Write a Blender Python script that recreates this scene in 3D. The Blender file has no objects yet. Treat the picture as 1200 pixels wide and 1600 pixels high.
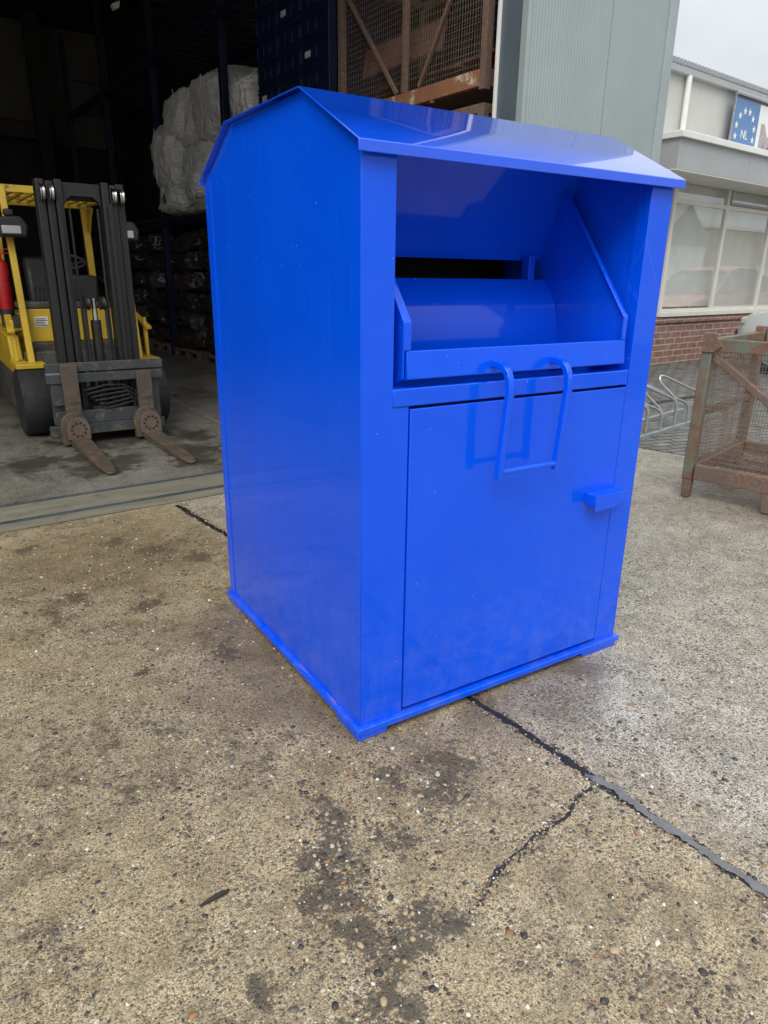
import bpy, bmesh, math, random
from mathutils import Vector, Matrix, noise as mnoise
R = math.radians
random.seed(7)
sc = bpy.context.scene
col = sc.collection

# ------------------------------------------------------------------ camera
cam_d = bpy.data.cameras.new("camera"); cam = bpy.data.objects.new("camera", cam_d); col.objects.link(cam)
def cam_axes(yaw, pitch, roll):
    cy, sy, cp, sp = math.cos(yaw), math.sin(yaw), math.cos(pitch), math.sin(pitch)
    f = Vector((sy*cp, cy*cp, -sp)); r = Vector((cy, -sy, 0)); u = r.cross(f)
    r2 = math.cos(roll)*r + math.sin(roll)*u; u2 = -math.sin(roll)*r + math.cos(roll)*u
    return r2, u2, f
r_, u_, f_ = cam_axes(0.5614, 0.3310, 0.0144)
m = Matrix((r_, u_, -f_)).transposed().to_4x4(); m.translation = Vector((-0.9439, -1.6299, 1.4266))
cam.matrix_world = m
cam_d.sensor_fit = 'VERTICAL'; cam_d.sensor_height = 36.0; cam_d.lens = 1078.85/1600*36.0
cam_d.clip_start = 0.05; cam_d.clip_end = 2000
sc.camera = cam

# ------------------------------------------------------------------ world: overcast sky
SUN_EL, SUN_AZ = 48, 230           # sun azimuth measured clockwise from +Y
w = bpy.data.worlds.new("World"); sc.world = w; w.use_nodes = True
nt = w.node_tree; nt.nodes.clear()
out = nt.nodes.new('ShaderNodeOutputWorld'); bg = nt.nodes.new('ShaderNodeBackground')
sky = nt.nodes.new('ShaderNodeTexSky'); sky.sky_type = 'NISHITA'; sky.sun_disc = False
sky.sun_elevation = R(SUN_EL); sky.sun_rotation = R(SUN_AZ); sky.dust_density = 6; sky.air_density = 1.2
tc = nt.nodes.new('ShaderNodeTexCoord'); nz = nt.nodes.new('ShaderNodeTexNoise')
nz.inputs['Scale'].default_value = 2.2; nz.inputs['Detail'].default_value = 5
mp = nt.nodes.new('ShaderNodeMapping'); mp.inputs['Scale'].default_value = (1, 1, 3)
nt.links.new(tc.outputs['Generated'], mp.inputs['Vector']); nt.links.new(mp.outputs['Vector'], nz.inputs['Vector'])
rmp = nt.nodes.new('ShaderNodeValToRGB')
rmp.color_ramp.elements[0].position = .3; rmp.color_ramp.elements[0].color = (4.1, 4.3, 4.5, 1)
rmp.color_ramp.elements[1].position = .75; rmp.color_ramp.elements[1].color = (5.5, 5.6, 5.7, 1)
nt.links.new(nz.outputs['Fac'], rmp.inputs['Fac'])
mx = nt.nodes.new('ShaderNodeMix'); mx.data_type = 'RGBA'; mx.inputs[0].default_value = .88
nt.links.new(sky.outputs['Color'], mx.inputs[6]); nt.links.new(rmp.outputs['Color'], mx.inputs[7])
sx_ = nt.nodes.new('ShaderNodeSeparateXYZ'); nt.links.new(tc.outputs['Generated'], sx_.inputs[0])
m1 = nt.nodes.new('ShaderNodeMath'); m1.operation = 'MAXIMUM'; nt.links.new(sx_.outputs[2], m1.inputs[0]); m1.inputs[1].default_value = 0
m2 = nt.nodes.new('ShaderNodeMath'); m2.operation = 'MULTIPLY_ADD'; nt.links.new(m1.outputs[0], m2.inputs[0]); m2.inputs[1].default_value = 2; m2.inputs[2].default_value = 1
vs = nt.nodes.new('ShaderNodeVectorMath'); vs.operation = 'SCALE'; nt.links.new(mx.outputs[2], vs.inputs[0]); nt.links.new(m2.outputs[0], vs.inputs['Scale'])
nt.links.new(vs.outputs[0], bg.inputs['Color']); bg.inputs['Strength'].default_value = 0.060
nt.links.new(bg.outputs[0], out.inputs['Surface'])

sun_d = bpy.data.lights.new("sun", 'SUN'); sun = bpy.data.objects.new("sun", sun_d); col.objects.link(sun)
sun_d.energy = 0.95; sun_d.angle = R(40); sun_d.color = (1, .96, .9)
az = R(SUN_AZ)
to_sun = Vector((math.sin(az)*math.cos(R(SUN_EL)), math.cos(az)*math.cos(R(SUN_EL)), math.sin(R(SUN_EL))))
sun.rotation_euler = to_sun.to_track_quat('Z', 'Y').to_euler(); sun.location = (0, -6, 12)

sc.view_settings.view_transform = 'Standard'; sc.view_settings.look = 'None'
sc.view_settings.exposure = 1.06; sc.view_settings.gamma = 1.0
sc.cycles.max_bounces = 8; sc.cycles.diffuse_bounces = 4; sc.cycles.glossy_bounces = 4
sc.cycles.transparent_max_bounces = 12; sc.cycles.use_denoising = True
sc.cycles.sample_clamp_indirect = 6

# ------------------------------------------------------------------ node helper
class NT:
    def __init__(s, name, rough=.6, metal=0., spec=.5):
        s.m = bpy.data.materials.new(name); s.m.use_nodes = True
        s.t = s.m.node_tree; s.b = s.t.nodes['Principled BSDF']; s.out = s.t.nodes['Material Output']
        s.b.inputs['Roughness'].default_value = rough; s.b.inputs['Metallic'].default_value = metal
        s.b.inputs['Specular IOR Level'].default_value = spec
        s.tc = s.t.nodes.new('ShaderNodeTexCoord')
    def n(s, t): return s.t.nodes.new(t)
    def l(s, a, b): s.t.links.new(a, b); return s
    def set(s, sock, v):
        if hasattr(v, 'links') or isinstance(v, bpy.types.NodeSocket): s.t.links.new(v, sock)
        else: sock.default_value = v
    def obj(s): return s.tc.outputs['Object']
    def map(s, vec=None, scale=(1, 1, 1), loc=(0, 0, 0), rot=(0, 0, 0)):
        n = s.n('ShaderNodeMapping'); s.l(vec or s.obj(), n.inputs['Vector'])
        n.inputs['Scale'].default_value = scale; n.inputs['Location'].default_value = loc; n.inputs['Rotation'].default_value = rot
        return n.outputs['Vector']
    def noise(s, scale, detail=4, rough=.55, vec=None, dist=0, color=False):
        n = s.n('ShaderNodeTexNoise'); s.l(vec or s.obj(), n.inputs['Vector'])
        n.inputs['Scale'].default_value = scale; n.inputs['Detail'].default_value = detail
        n.inputs['Roughness'].default_value = rough; n.inputs['Distortion'].default_value = dist
        return n.outputs['Color' if color else 'Fac']
    def voro(s, scale, vec=None, feature='F1', rnd=1):
        n = s.n('ShaderNodeTexVoronoi'); n.feature = feature; s.l(vec or s.obj(), n.inputs['Vector'])
        n.inputs['Scale'].default_value = scale; n.inputs['Randomness'].default_value = rnd
        return n
    def ramp(s, fac, stops, interp='LINEAR'):
        n = s.n('ShaderNodeValToRGB'); s.set(n.inputs['Fac'], fac); e = n.color_ramp; e.interpolation = interp
        while len(e.elements) < len(stops): e.elements.new(.5)
        for el, (p, c) in zip(e.elements, stops):
            el.position = p; el.color = (c, c, c, 1) if isinstance(c, (int, float)) else (*c, 1)
        return n.outputs['Color']
    def mix(s, fac, a, b, mode='MIX'):
        n = s.n('ShaderNodeMix'); n.data_type = 'RGBA'; n.blend_type = mode
        s.set(n.inputs[0], fac)
        for k, v in ((6, a), (7, b)):
            if isinstance(v, tuple): n.inputs[k].default_value = (*v[:3], 1)
            else: s.l(v, n.inputs[k])
        return n.outputs[2]
    def math(s, op, a, b=0., c=None, clamp=False):
        n = s.n('ShaderNodeMath'); n.operation = op; n.use_clamp = clamp
        s.set(n.inputs[0], a); s.set(n.inputs[1], b)
        if c is not None: s.set(n.inputs[2], c)
        return n.outputs[0]
    def xyz(s, vec=None):
        n = s.n('ShaderNodeSeparateXYZ'); s.l(vec or s.obj(), n.inputs[0]); return n.outputs
    def bump(s, h, strength=.3, dist=.01, prev=None):
        n = s.n('ShaderNodeBump'); n.inputs['Strength'].default_value = strength; n.inputs['Distance'].default_value = dist
        s.set(n.inputs['Height'], h)
        if prev is not None: s.l(prev, n.inputs['Normal'])
        return n.outputs['Normal']
    def color(s, v): s.set(s.b.inputs['Base Color'], (*v, 1) if isinstance(v, tuple) else v); return s
    def rough(s, v): s.set(s.b.inputs['Roughness'], v); return s
    def normal(s, v): s.l(v, s.b.inputs['Normal']); return s

M = {}
def plain(name, c, rough=.6, metal=0., var=.15, scale=8, bump=0., spec=.5):
    n = NT(name, rough, metal, spec)
    f = n.noise(scale, 5, .6)
    lo = tuple(x*(1-var) for x in c); hi = tuple(min(1, x*(1+var)) for x in c)
    n.color(n.ramp(f, [(.3, lo), (.7, hi)]))
    n.rough(n.ramp(n.noise(scale*2.3, 4), [(.3, max(.03, rough-.12)), (.7, min(1, rough+.12))]))
    if bump: n.normal(n.bump(n.noise(scale*5, 4), bump, .005))
    M[name] = n.m; return n

# --- container paint
def paint_mat(name, rust=False, splash=True, wet=False):
    n = NT(name, .2); base = 0
    f = n.noise(3.0, 5, .6)
    c = n.ramp(f, [(.3, (.0004, .078, .76)), (.7, (.0008, .090, .82))])
    # fine pale scratches of two directions
    for k, (rot, dens) in enumerate((((.3, .2, .4), .735), ((1.2, .7, 1.9), .75))):
        v = n.map(scale=(2.2, 60, 60), rot=rot)
        s_ = n.noise(3, 3, .5, vec=v)
        area = n.noise(2.5, 2, vec=n.map(loc=(k*7, 3, 1)))
        s2 = n.math('MULTIPLY', n.ramp(s_, [(dens-.02, 0.), (dens+.02, 1.)]), n.ramp(area, [(.55, 0.), (.65, .16)]))
        c = n.mix(s2, c, (.25, .35, .7))
    # dried rain streaks and pale dust thrown up from the yard near the bottom
    x, y, z = n.xyz()
    stv = n.noise(6, 6, .7, vec=n.map(scale=(6, 6, .35)))
    c = n.mix(n.ramp(stv, [(.52, 0.), (.72, .025)]), c, (.22, .32, .68))
    if splash:
        low = n.math('MULTIPLY', n.ramp(z, [(.05, 1.), (.55, 0.)]), n.ramp(n.noise(11, 7, .75), [(.45, 0.), (.68, .13)]))
        c = n.mix(low, c, (.30, .33, .42))
    for k, (rx, rz, ox) in enumerate(((.15, .55, 2.3), (.5, 1.4, .7), (.25, 2.4, 5.1))):
        wv = n.n('ShaderNodeTexWave'); n.l(n.map(rot=(rx, .35+.2*k, rz), loc=(ox, k, 0)), wv.inputs['Vector'])
        wv.inputs['Scale'].default_value = .9; wv.inputs['Distortion'].default_value = .35; wv.inputs['Detail'].default_value = 2; wv.inputs['Detail Scale'].default_value = 1.5
        ln_ = n.math('GREATER_THAN', wv.outputs['Fac'], .99997)
        c = n.mix(n.math('MULTIPLY', ln_, n.ramp(n.noise(3.3, 4, vec=n.map(loc=(k*3, 1, 2))), [(.60, 0.), (.66, .16)])), c, (.25, .38, .75))
    # dust specks
    v = n.voro(16); sp = n.math('LESS_THAN', v.outputs['Distance'], .045)
    c = n.mix(n.math('MULTIPLY', sp, .35), c, (.3, .38, .65))
    n.color(c)
    r = n.ramp(n.noise(4, 6, .65), [(.3, .16), (.7, .30)])
    if rust:
        x, y, z = n.xyz()
        edge = n.math('MULTIPLY', n.math('MULTIPLY', n.ramp(n.math('ADD', x, .02), [(.010, 0.), (.014, 1.), (.022, 1.), (.03, 0.)]), n.math('GREATER_THAN', z, .030)), n.ramp(y, [(.05, 1.), (.6, .25), (.8, 0.)]))
        rm = n.math('MULTIPLY', edge, n.ramp(n.noise(9, 6, .7, vec=n.map(scale=(3, 1, 3))), [(.5, 0.), (.62, .85)]))
        n.color(n.mix(rm, c, (.36, .20, .10))); r = n.mix(rm, r, (.7, .7, .7))
    n.rough(r)
    warp = n.bump(n.noise(1.9, 3, .45), .16, .05)
    n.normal(n.bump(n.noise(260, 2), .03, .001, warp))
    n.b.inputs['Coat Weight'].default_value = .5; n.b.inputs['Coat Roughness'].default_value = .04; n.b.inputs['Coat IOR'].default_value = 1.5; n.b.inputs['Specular IOR Level'].default_value = .14
    if wet: n.b.inputs['Coat Weight'].default_value = 1.; n.b.inputs['Coat Roughness'].default_value = .03; n.b.inputs['Coat IOR'].default_value = 1.62; n.b.inputs['Specular IOR Level'].default_value = .2
    M[name] = n.m
paint_mat('blue_paint'); paint_mat('blue_paint_wet', False, False, True); paint_mat('blue_paint_scuffed', True)
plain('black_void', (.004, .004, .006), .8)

# --- yard concrete with exposed aggregate
def concrete():
    n = NT('yard_concrete', .55)
    P = n.obj(); x, y, z = n.xyz()
    warpv = n.n('ShaderNodeVectorMath'); warpv.operation = 'ADD'
    jit = n.n('ShaderNodeVectorMath'); jit.operation = 'SCALE'; n.l(n.noise(40, 2, color=True), jit.inputs[0]); jit.inputs['Scale'].default_value = .008
    n.l(P, warpv.inputs[0]); n.l(jit.outputs[0], warpv.inputs[1]); W = warpv.outputs[0]
    # slab difference: newer greyer slab right of the joint (x > .49 - .1*y)
    side = n.math('ADD', x, n.math('MULTIPLY', y, .105))
    right = n.ramp(n.math('ADD', side, n.math('MULTIPLY', n.noise(1.2, 3), .25)), [(.48, 0.), (.85, 1.)])
    cem_l = n.ramp(n.noise(4.5, 8, .72), [(.28, (.215, .165, .092)), (.5, (.335, .272, .164)), (.72, (.43, .362, .235))])
    cem_r = n.ramp(n.noise(4.5, 8, .72), [(.28, (.315, .288, .228)), (.5, (.415, .387, .318)), (.72, (.50, .475, .40))])
    cem = n.mix(right, cem_l, cem_r)
    g = n.noise(210, 4, .85); g2 = n.noise(95, 5, .75)
    cem = n.mix(1., cem, n.ramp(g, [(.34, .22), (.45, .72), (.52, 1.08), (.64, 1.85)]), 'MULTIPLY')
    cem = n.mix(1., cem, n.ramp(g2, [(.36, .45), (.48, .95), (.62, 1.35)]), 'MULTIPLY')
    cem = n.mix(1., cem, n.ramp(n.noise(8, 7, .72, dist=.5), [(.34, .62), (.5, .97), (.66, 1.16)]), 'MULTIPLY')
    col_ = cem
    bumpH = n.math('ADD', n.math('MULTIPLY', g, .45), n.math('MULTIPLY', g2, .7))
    wear = n.noise(1.9, 7, .7)                       # where the surface is worn open
    dens = n.math('ADD', wear, n.math('MULTIPLY', n.math('SUBTRACT', n.noise(8, 4), .5), .9))
    for sc_, thr, lo, k in ((58, .30, .36, .85), (105, .34, .29, .8), (190, .36, .24, .7)):
        v = n.voro(sc_, vec=W)
        pick = n.n('ShaderNodeSeparateColor'); n.l(v.outputs['Color'], pick.inputs[0])
        disc = n.ramp(v.outputs['Distance'], [(thr, 1.), (thr+.12, 0.)])
        on = n.math('GREATER_THAN', dens, n.math('ADD', n.math('MULTIPLY', pick.outputs[1], .50), lo))
        mask = n.math('MULTIPLY', disc, on)
        stone = n.ramp(pick.outputs[0], [(0, (.045, .042, .038)), (.2, (.085, .076, .062)), (.42, (.15, .125, .09)), (.6, (.21, .175, .12)),
                                         (.74, (.20, .125, .065)), (.82, (.31, .245, .15)), (.90, (.42, .38, .29)), (.965, (.66, .62, .52))], 'CONSTANT')
        stone = n.mix(1., stone, n.ramp(g2, [(.3, .7), (.7, 1.3)]), 'MULTIPLY')
        col_ = n.mix(n.math('MULTIPLY', mask, k), col_, stone)
        bumpH = n.math('ADD', bumpH, n.math('MULTIPLY', mask, n.math('SUBTRACT', 1., n.math('MULTIPLY', v.outputs['Distance'], 1.6))))
    # dark ragged blotches where grit and damp sit in the worn surface
    b1 = n.noise(2.3, 9, .74, dist=.6); b2 = n.noise(12, 9, .78); b3 = n.noise(45, 6, .8)
    blot = n.math('ADD', n.math('ADD', n.math('MULTIPLY', b1, .46), n.math('MULTIPLY', b2, .44)), n.math('MULTIPLY', b3, .32))
    blotL = n.ramp(blot, [(.585, 0.), (.65, .36), (.70, .70), (.75, .9)])
    blotR = n.math('MULTIPLY', blotL, .45)
    spots = [(-.234, -.198, .035), (-.235, -.296, .06), (-.035, -.177, .05), (-.01, -.215, .04), (-.30, -.40, .08), (-.37, -.50, .09), (-.33, -.63, .07), (-.27, -.71, .06), (-.21, -.645, .05), (-.15, -.69, .05), (-.36, -.76, .07), 
             (-.60, -.62, .05), (-.15, 1.95, .10), (.02, 1.75, .09), (-.75, 2.3, .07), (-.3, 2.2, .08), (-.62, 1.55, .08), (-.35, 1.3, .07), (-.5, .75, .06), (-.2, .75, .07), (.17, -.22, .09), (.10, -.33, .08), (-.13, -.42, .05),]
    wj = n.n('ShaderNodeVectorMath'); wj.operation = 'MULTIPLY_ADD'; n.l(n.noise(7, 6, .7, color=True), wj.inputs[0]); wj.inputs[1].default_value = (.34, .34, 0); wj.inputs[2].default_value = (-.17, -.17, 0)
    wp = n.n('ShaderNodeVectorMath'); wp.operation = 'ADD'; n.l(P, wp.inputs[0]); n.l(wj.outputs[0], wp.inputs[1])
    dm = None
    for cx, cy_, rr_ in spots:
        d = n.n('ShaderNodeVectorMath'); d.operation = 'DISTANCE'; n.l(wp.outputs[0], d.inputs[0]); d.inputs[1].default_value = (cx, cy_, 0)
        q = n.math('DIVIDE', d.outputs['Value'], rr_); dm = q if dm is None else n.math('MINIMUM', dm, q)
    ragged = n.math('ADD', n.math('MULTIPLY', n.math('SUBTRACT', n.noise(16, 9, .8), .5), 4.2), n.math('MULTIPLY', n.math('SUBTRACT', g2, .5), 2.6))
    sp_ = n.ramp(n.math('ADD', dm, ragged), [(.35, .92), (.75, .70), (1.35, 0.)])
    blotL = n.math('MAXIMUM', blotL, sp_)
    speck = n.math('ADD', n.math('MULTIPLY', n.math('SUBTRACT', g2, .5), 1.9), n.math('MULTIPLY', n.math('SUBTRACT', g, .5), 1.5))
    blotL = n.math('MULTIPLY', n.ramp(n.math('ADD', blotL, speck), [(.34, 0.), (.62, .75), (.9, 1.)]), .80)
    bm = n.mix(right, blotL, blotR)
    col_ = n.mix(bm, col_, n.ramp(n.noise(60, 4), [(.35, (.020, .017, .013)), (.7, (.075, .062, .044))]))
    # rust run-off near the cage, and brown damp by the doorway
    def spot(cx, cy, r0, r1):
        d = n.n('ShaderNodeVectorMath'); d.operation = 'DISTANCE'; n.l(P, d.inputs[0]); d.inputs[1].default_value = (cx, cy, 0)
        return n.ramp(n.math('ADD', d.outputs['Value'], n.math('MULTIPLY', n.noise(5, 5), .5)), [(r0, 1.), (r1, 0.)])
    col_ = n.mix(n.math('MULTIPLY', spot(3.55, .75, .35, .95), .55), col_, (.10, .062, .032))
    col_ = n.mix(n.math('MULTIPLY', spot(-.4, 2.0, .55, 1.5), .48), col_, (.12, .085, .042))
    for cx, cy_, r0, r1, k in ((.62, -.10, .05, .34, .5), (.86, -.03, .03, .26, .5), (.25, -.10, .05, .30, .4), (-.08, .45, .10, .40, .45), (-.08, .9, .08, .36, .45), (.05, .02, .04, .26, .4), (.45, -.03, .0, .16, .55), (.95, -.02, .0, .14, .5), (-.03, .25, .0, .16, .5), (-.03, .7, .0, .16, .5)):  # damp ground along the container's base, with its contact shadow painted in
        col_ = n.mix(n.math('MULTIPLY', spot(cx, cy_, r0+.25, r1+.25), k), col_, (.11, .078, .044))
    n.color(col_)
    wet = n.noise(1.1, 5, .6)
    rr = n.mix(right, n.ramp(wet, [(.35, .36), (.62, .62)]), n.ramp(wet, [(.40, .12), (.60, .36)]))
    n.rough(n.math('ADD', rr, n.math('MULTIPLY', g, .12)))
    n.normal(n.bump(n.math('ADD', bumpH, n.math('MULTIPLY', b2, .6)), .7, .004))
    M['yard_concrete'] = n.m
concrete()
def pebble():
    n = NT('pebble', .45); g = n.n('ShaderNodeNewGeometry')
    c = n.ramp(g.outputs['Random Per Island'], [(0, (.035, .032, .03)), (.25, (.09, .08, .07)), (.45, (.18, .15, .12)), (.6, (.27, .23, .18)), (.7, (.24, .13, .06)),
        (.78, (.36, .27, .16)), (.90, (.42, .38, .30)), (.965, (.60, .57, .49))], 'CONSTANT')
    n.color(n.mix(.5, c, n.ramp(n.noise(180, 3), [(.3, .05), (.7, .45)]), 'MULTIPLY')); n.color(c)
    M['pebble'] = n.m
pebble()
def floor_mat():
    n = NT('hall_floor', .5)
    c = n.ramp(n.noise(2.2, 8, .7), [(.3, (.105, .10, .085)), (.55, (.17, .163, .142)), (.75, (.235, .226, .20))])
    g = n.noise(160, 4, .8); g2 = n.noise(60, 5, .75)
    c = n.mix(1., c, n.ramp(g, [(.34, .35), (.47, .85), (.53, 1.1), (.64, 1.6)]), 'MULTIPLY'); c = n.mix(1., c, n.ramp(g2, [(.36, .6), (.5, 1.), (.64, 1.3)]), 'MULTIPLY')
    st = n.noise(1.1, 8, .75, vec=n.map(scale=(1.8, .6, 1)), dist=.4)
    c = n.mix(n.ramp(st, [(.52, 0.), (.64, .75)]), c, (.035, .031, .025))
    dm = None
    for cx, cy_, rr_ in ((-.05, 3.75, .28), (.10, 3.95, .25), (-.10, 4.2, .22), (.72, 4.0, .30), (.62, 3.7, .22), (-.45, 4.2, .3), (.25, 4.9, .6), (.85, 4.6, .3)):
        d = n.n('ShaderNodeVectorMath'); d.operation = 'DISTANCE'; n.l(n.obj(), d.inputs[0]); d.inputs[1].default_value = (cx, cy_, 0)
        q = n.math('DIVIDE', d.outputs['Value'], rr_); dm = q if dm is None else n.math('MINIMUM', dm, q)
    rg = n.math('MULTIPLY', n.math('SUBTRACT', n.noise(6, 8, .75), .5), 3.2)
    c = n.mix(n.ramp(n.math('ADD', dm, rg), [(.55, .85), (1.15, 0.)]), c, (.032, .028, .022))
    n.color(c); n.rough(n.ramp(n.noise(2, 4), [(.3, .35), (.7, .65)]))
    n.normal(n.bump(n.math('ADD', g, g2), .45, .003)); M['hall_floor'] = n.m
floor_mat()
def channel_mat():
    n = NT('channel_concrete', .6)
    c = n.ramp(n.noise(3, 7, .7, vec=n.map(scale=(.6, 3, 1))), [(.3, (.12, .115, .085)), (.55, (.18, .17, .13)), (.8, (.245, .23, .18))])
    c = n.mix(n.ramp(n.noise(6, 6, .75), [(.56, 0.), (.68, .7)]), c, (.06, .055, .04))
    n.color(c); n.normal(n.bump(n.noise(90, 4), .3, .003)); M['channel_concrete'] = n.m
channel_mat()
def paver_mat():
    n = NT('pavers', .5)
    v = n.map(rot=(0, 0, R(12)))
    b = n.n('ShaderNodeTexBrick'); n.l(v, b.inputs['Vector']); b.inputs['Scale'].default_value = 1
    b.inputs['Brick Width'].default_value = .21; b.inputs['Row Height'].default_value = .105; b.inputs['Mortar Size'].default_value = .011
    b.inputs['Color1'].default_value = (.12, .117, .108, 1); b.inputs['Color2'].default_value = (.19, .185, .172, 1); b.inputs['Mortar'].default_value = (.016, .016, .012, 1)
    c = n.mix(1., b.outputs['Color'], n.ramp(n.noise(5, 6, .7), [(.3, .6), (.7, 1.3)]), 'MULTIPLY')
    c = n.mix(n.ramp(n.noise(2.2, 6, .7), [(.55, 0.), (.68, .7)]), c, (.035, .035, .022))
    n.color(c); n.rough(n.ramp(n.noise(2, 4), [(.3, .3), (.7, .6)]))
    n.normal(n.bump(n.math('SUBTRACT', 1., b.outputs['Fac']), .6, .004)); M['pavers'] = n.m
paver_mat()
def brick_mat():
    n = NT('red_brick', .85)
    x, y, z = n.xyz(); cv = n.n('ShaderNodeCombineXYZ'); n.l(x, cv.inputs[0]); n.l(z, cv.inputs[1])
    b = n.n('ShaderNodeTexBrick'); n.l(cv.outputs[0], b.inputs['Vector']); b.inputs['Scale'].default_value = 1
    b.inputs['Brick Width'].default_value = .32; b.inputs['Row Height'].default_value = .107; b.inputs['Mortar Size'].default_value = .009
    b.inputs['Color1'].default_value = (.30, .155, .115, 1); b.inputs['Color2'].default_value = (.225, .118, .09, 1); b.inputs['Mortar'].default_value = (.42, .39, .35, 1)
    n.color(n.mix(1., b.outputs['Color'], n.ramp(n.noise(14, 6, .7), [(.3, .65), (.7, 1.3)]), 'MULTIPLY'))
    n.normal(n.bump(n.math('SUBTRACT', 1., b.outputs['Fac']), .5, .006)); M['red_brick'] = n.m
brick_mat()
def cladding():
    n = NT('ribbed_cladding', .42)
    x, y, z = n.xyz()
    c = n.ramp(n.noise(1.2, 5, .6), [(.3, (.25, .305, .32)), (.7, (.30, .355, .365))])
    c = n.mix(n.ramp(n.noise(2, 7, .7, vec=n.map(scale=(9, 9, .6))), [(.55, 0.), (.72, .10)]), c, (.2, .22, .21))
    n.color(c); M['ribbed_cladding'] = n.m
cladding()
plain('flat_cladding', (.29, .345, .36), .42, var=.08, scale=1.5)
plain('reveal_steel', (.085, .115, .135), .45, var=.12, scale=2)
plain('white_trim', (.72, .73, .71), .45, var=.06, scale=3)
plain('grey_render', (.50, .505, .48), .8, var=.07, scale=2, bump=.1)
plain('fascia_grey', (.36, .375, .385), .5, var=.06, scale=1.5)
plain('cream_frame', (.70, .69, .62), .4, var=.06, scale=4)
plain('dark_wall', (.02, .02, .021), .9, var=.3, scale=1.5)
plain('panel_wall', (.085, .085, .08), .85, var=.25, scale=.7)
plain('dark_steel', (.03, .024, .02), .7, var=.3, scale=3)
plain('rail_steel', (.10, .13, .145), .42, .6, var=.35, scale=9)
plain('joint_tar', (.012, .011, .010), .5, var=.5, scale=30, bump=.6)
plain('galvanised', (.42, .45, .47), .38, .75, var=.2, scale=25)
plain('grey_roof', (.30, .33, .35), .5, var=.1, scale=2)
plain('rubber', (.014, .014, .015), .75, var=.4, scale=20, bump=.3)
plain('seat_vinyl', (.012, .012, .013), .5)
plain('red_enamel', (.45, .012, .012), .3, var=.12, scale=6)
plain('chrome', (.6, .6, .58), .25, 1., var=.1)
plain('label_paper', (.72, .72, .68), .6, var=.08)
plain('label_dim', (.45, .47, .5), .6, var=.2)
plain('brown_brick', (.34, .28, .21), .9, var=.2, scale=4)
plain('house_grey', (.5, .52, .52), .8, var=.08)
plain('roof_tile', (.22, .21, .20), .7, var=.2, scale=10)
plain('silver_paint', (.50, .52, .53), .3, 0., var=.02, scale=.5)
plain('car_red', (.30, .055, .05), .2, var=.05)
plain('plastic_black', (.02, .02, .022), .55, var=.2)
plain('blind_fabric', (.80, .80, .76), .8, var=.08, scale=3)
plain('sign_white', (.72, .73, .72), .6, var=.04)
plain('sign_blue', (.10, .21, .42), .5, var=.05, scale=2)
plain('sign_grey', (.36, .33, .34), .6, var=.06)
plain('bark_wet', (.02, .017, .013), .5, var=.4, scale=80, bump=.5)
plain('pallet_wood', (.13, .095, .06), .8, var=.3, scale=12)
plain('crate_blue', (.005, .010, .045), .45, var=.3, scale=6)
plain('rack_blue', (.004, .009, .032), .45, var=.3, scale=10)
def worn(name, base, under, amount, rough=.5, scale=7, metal=0.):
    n = NT(name, rough, metal)
    f = n.noise(scale, 8, .72); c1 = n.ramp(n.noise(scale*.6, 4), [(.3, tuple(v*.8 for v in base)), (.7, tuple(min(1, v*1.15) for v in base))])
    c2 = n.ramp(n.noise(scale*4, 5, .7), [(.3, tuple(v*.5 for v in under)), (.7, tuple(v*1.5 for v in under))])
    k = n.ramp(f, [(1-amount-.03, 0.), (1-amount+.05, 1.)])
    n.color(n.mix(k, c1, c2)); n.rough(n.mix(k, (rough,)*3, (.8,)*3))
    n.normal(n.bump(n.noise(scale*8, 5, .7), .3, .002)); M[name] = n.m
worn('forklift_yellow', (.62, .42, .035), (.14, .10, .05), .38, .42, 5)
worn('forklift_grey', (.085, .085, .075), (.05, .045, .035), .5, .6, 6)
worn('mast_black', (.011, .011, .012), (.04, .038, .035), .36, .58, 22)
worn('carriage_steel', (.055, .062, .068), (.10, .09, .075), .45, .5, 8, .3)
worn('fork_worn', (.13, .10, .078), (.16, .095, .06), .45, .5, 14, .2)
worn('rusty_fork', (.085, .070, .056), (.12, .078, .05), .46, .6, 9, .2)
worn('cage_rust', (.135, .10, .082), (.165, .10, .066), .5, .8, 9)
worn('wire_rust', (.19, .165, .14), (.16, .105, .07), .5, .8, 9)
worn('cage_green', (.135, .15, .115), (.15, .09, .058), .52, .7, 7)
worn('cage_top', (.26, .12, .06), (.42, .36, .28), .42, .8, 5)
worn('boards_rust', (.19, .085, .06), (.12, .065, .045), .5, .8, 4)
worn('faded_line', (.26, .255, .235), (.14, .135, .118), .60, .6, 18)
def bag_mat():
    n = NT('woven_bag', .7)
    c = n.ramp(n.noise(3, 6, .65), [(.3, (.66, .66, .66)), (.7, (.84, .84, .83))])
    c = n.mix(n.ramp(n.noise(1.6, 5), [(.55, 0.), (.72, .3)]), c, (.42, .37, .31))
    n.color(c); v = n.map(scale=(1, 1, 6))
    h = n.math('ADD', n.noise(4, 5, .6, vec=v, dist=1.6), n.math('MULTIPLY', n.noise(7, 4, .55, vec=n.map(scale=(1, 3, .7), rot=(.5, .3, 0)), dist=2.5), .8))
    n.normal(n.bump(h, .9, .05)); M['woven_bag'] = n.m
bag_mat()
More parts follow.
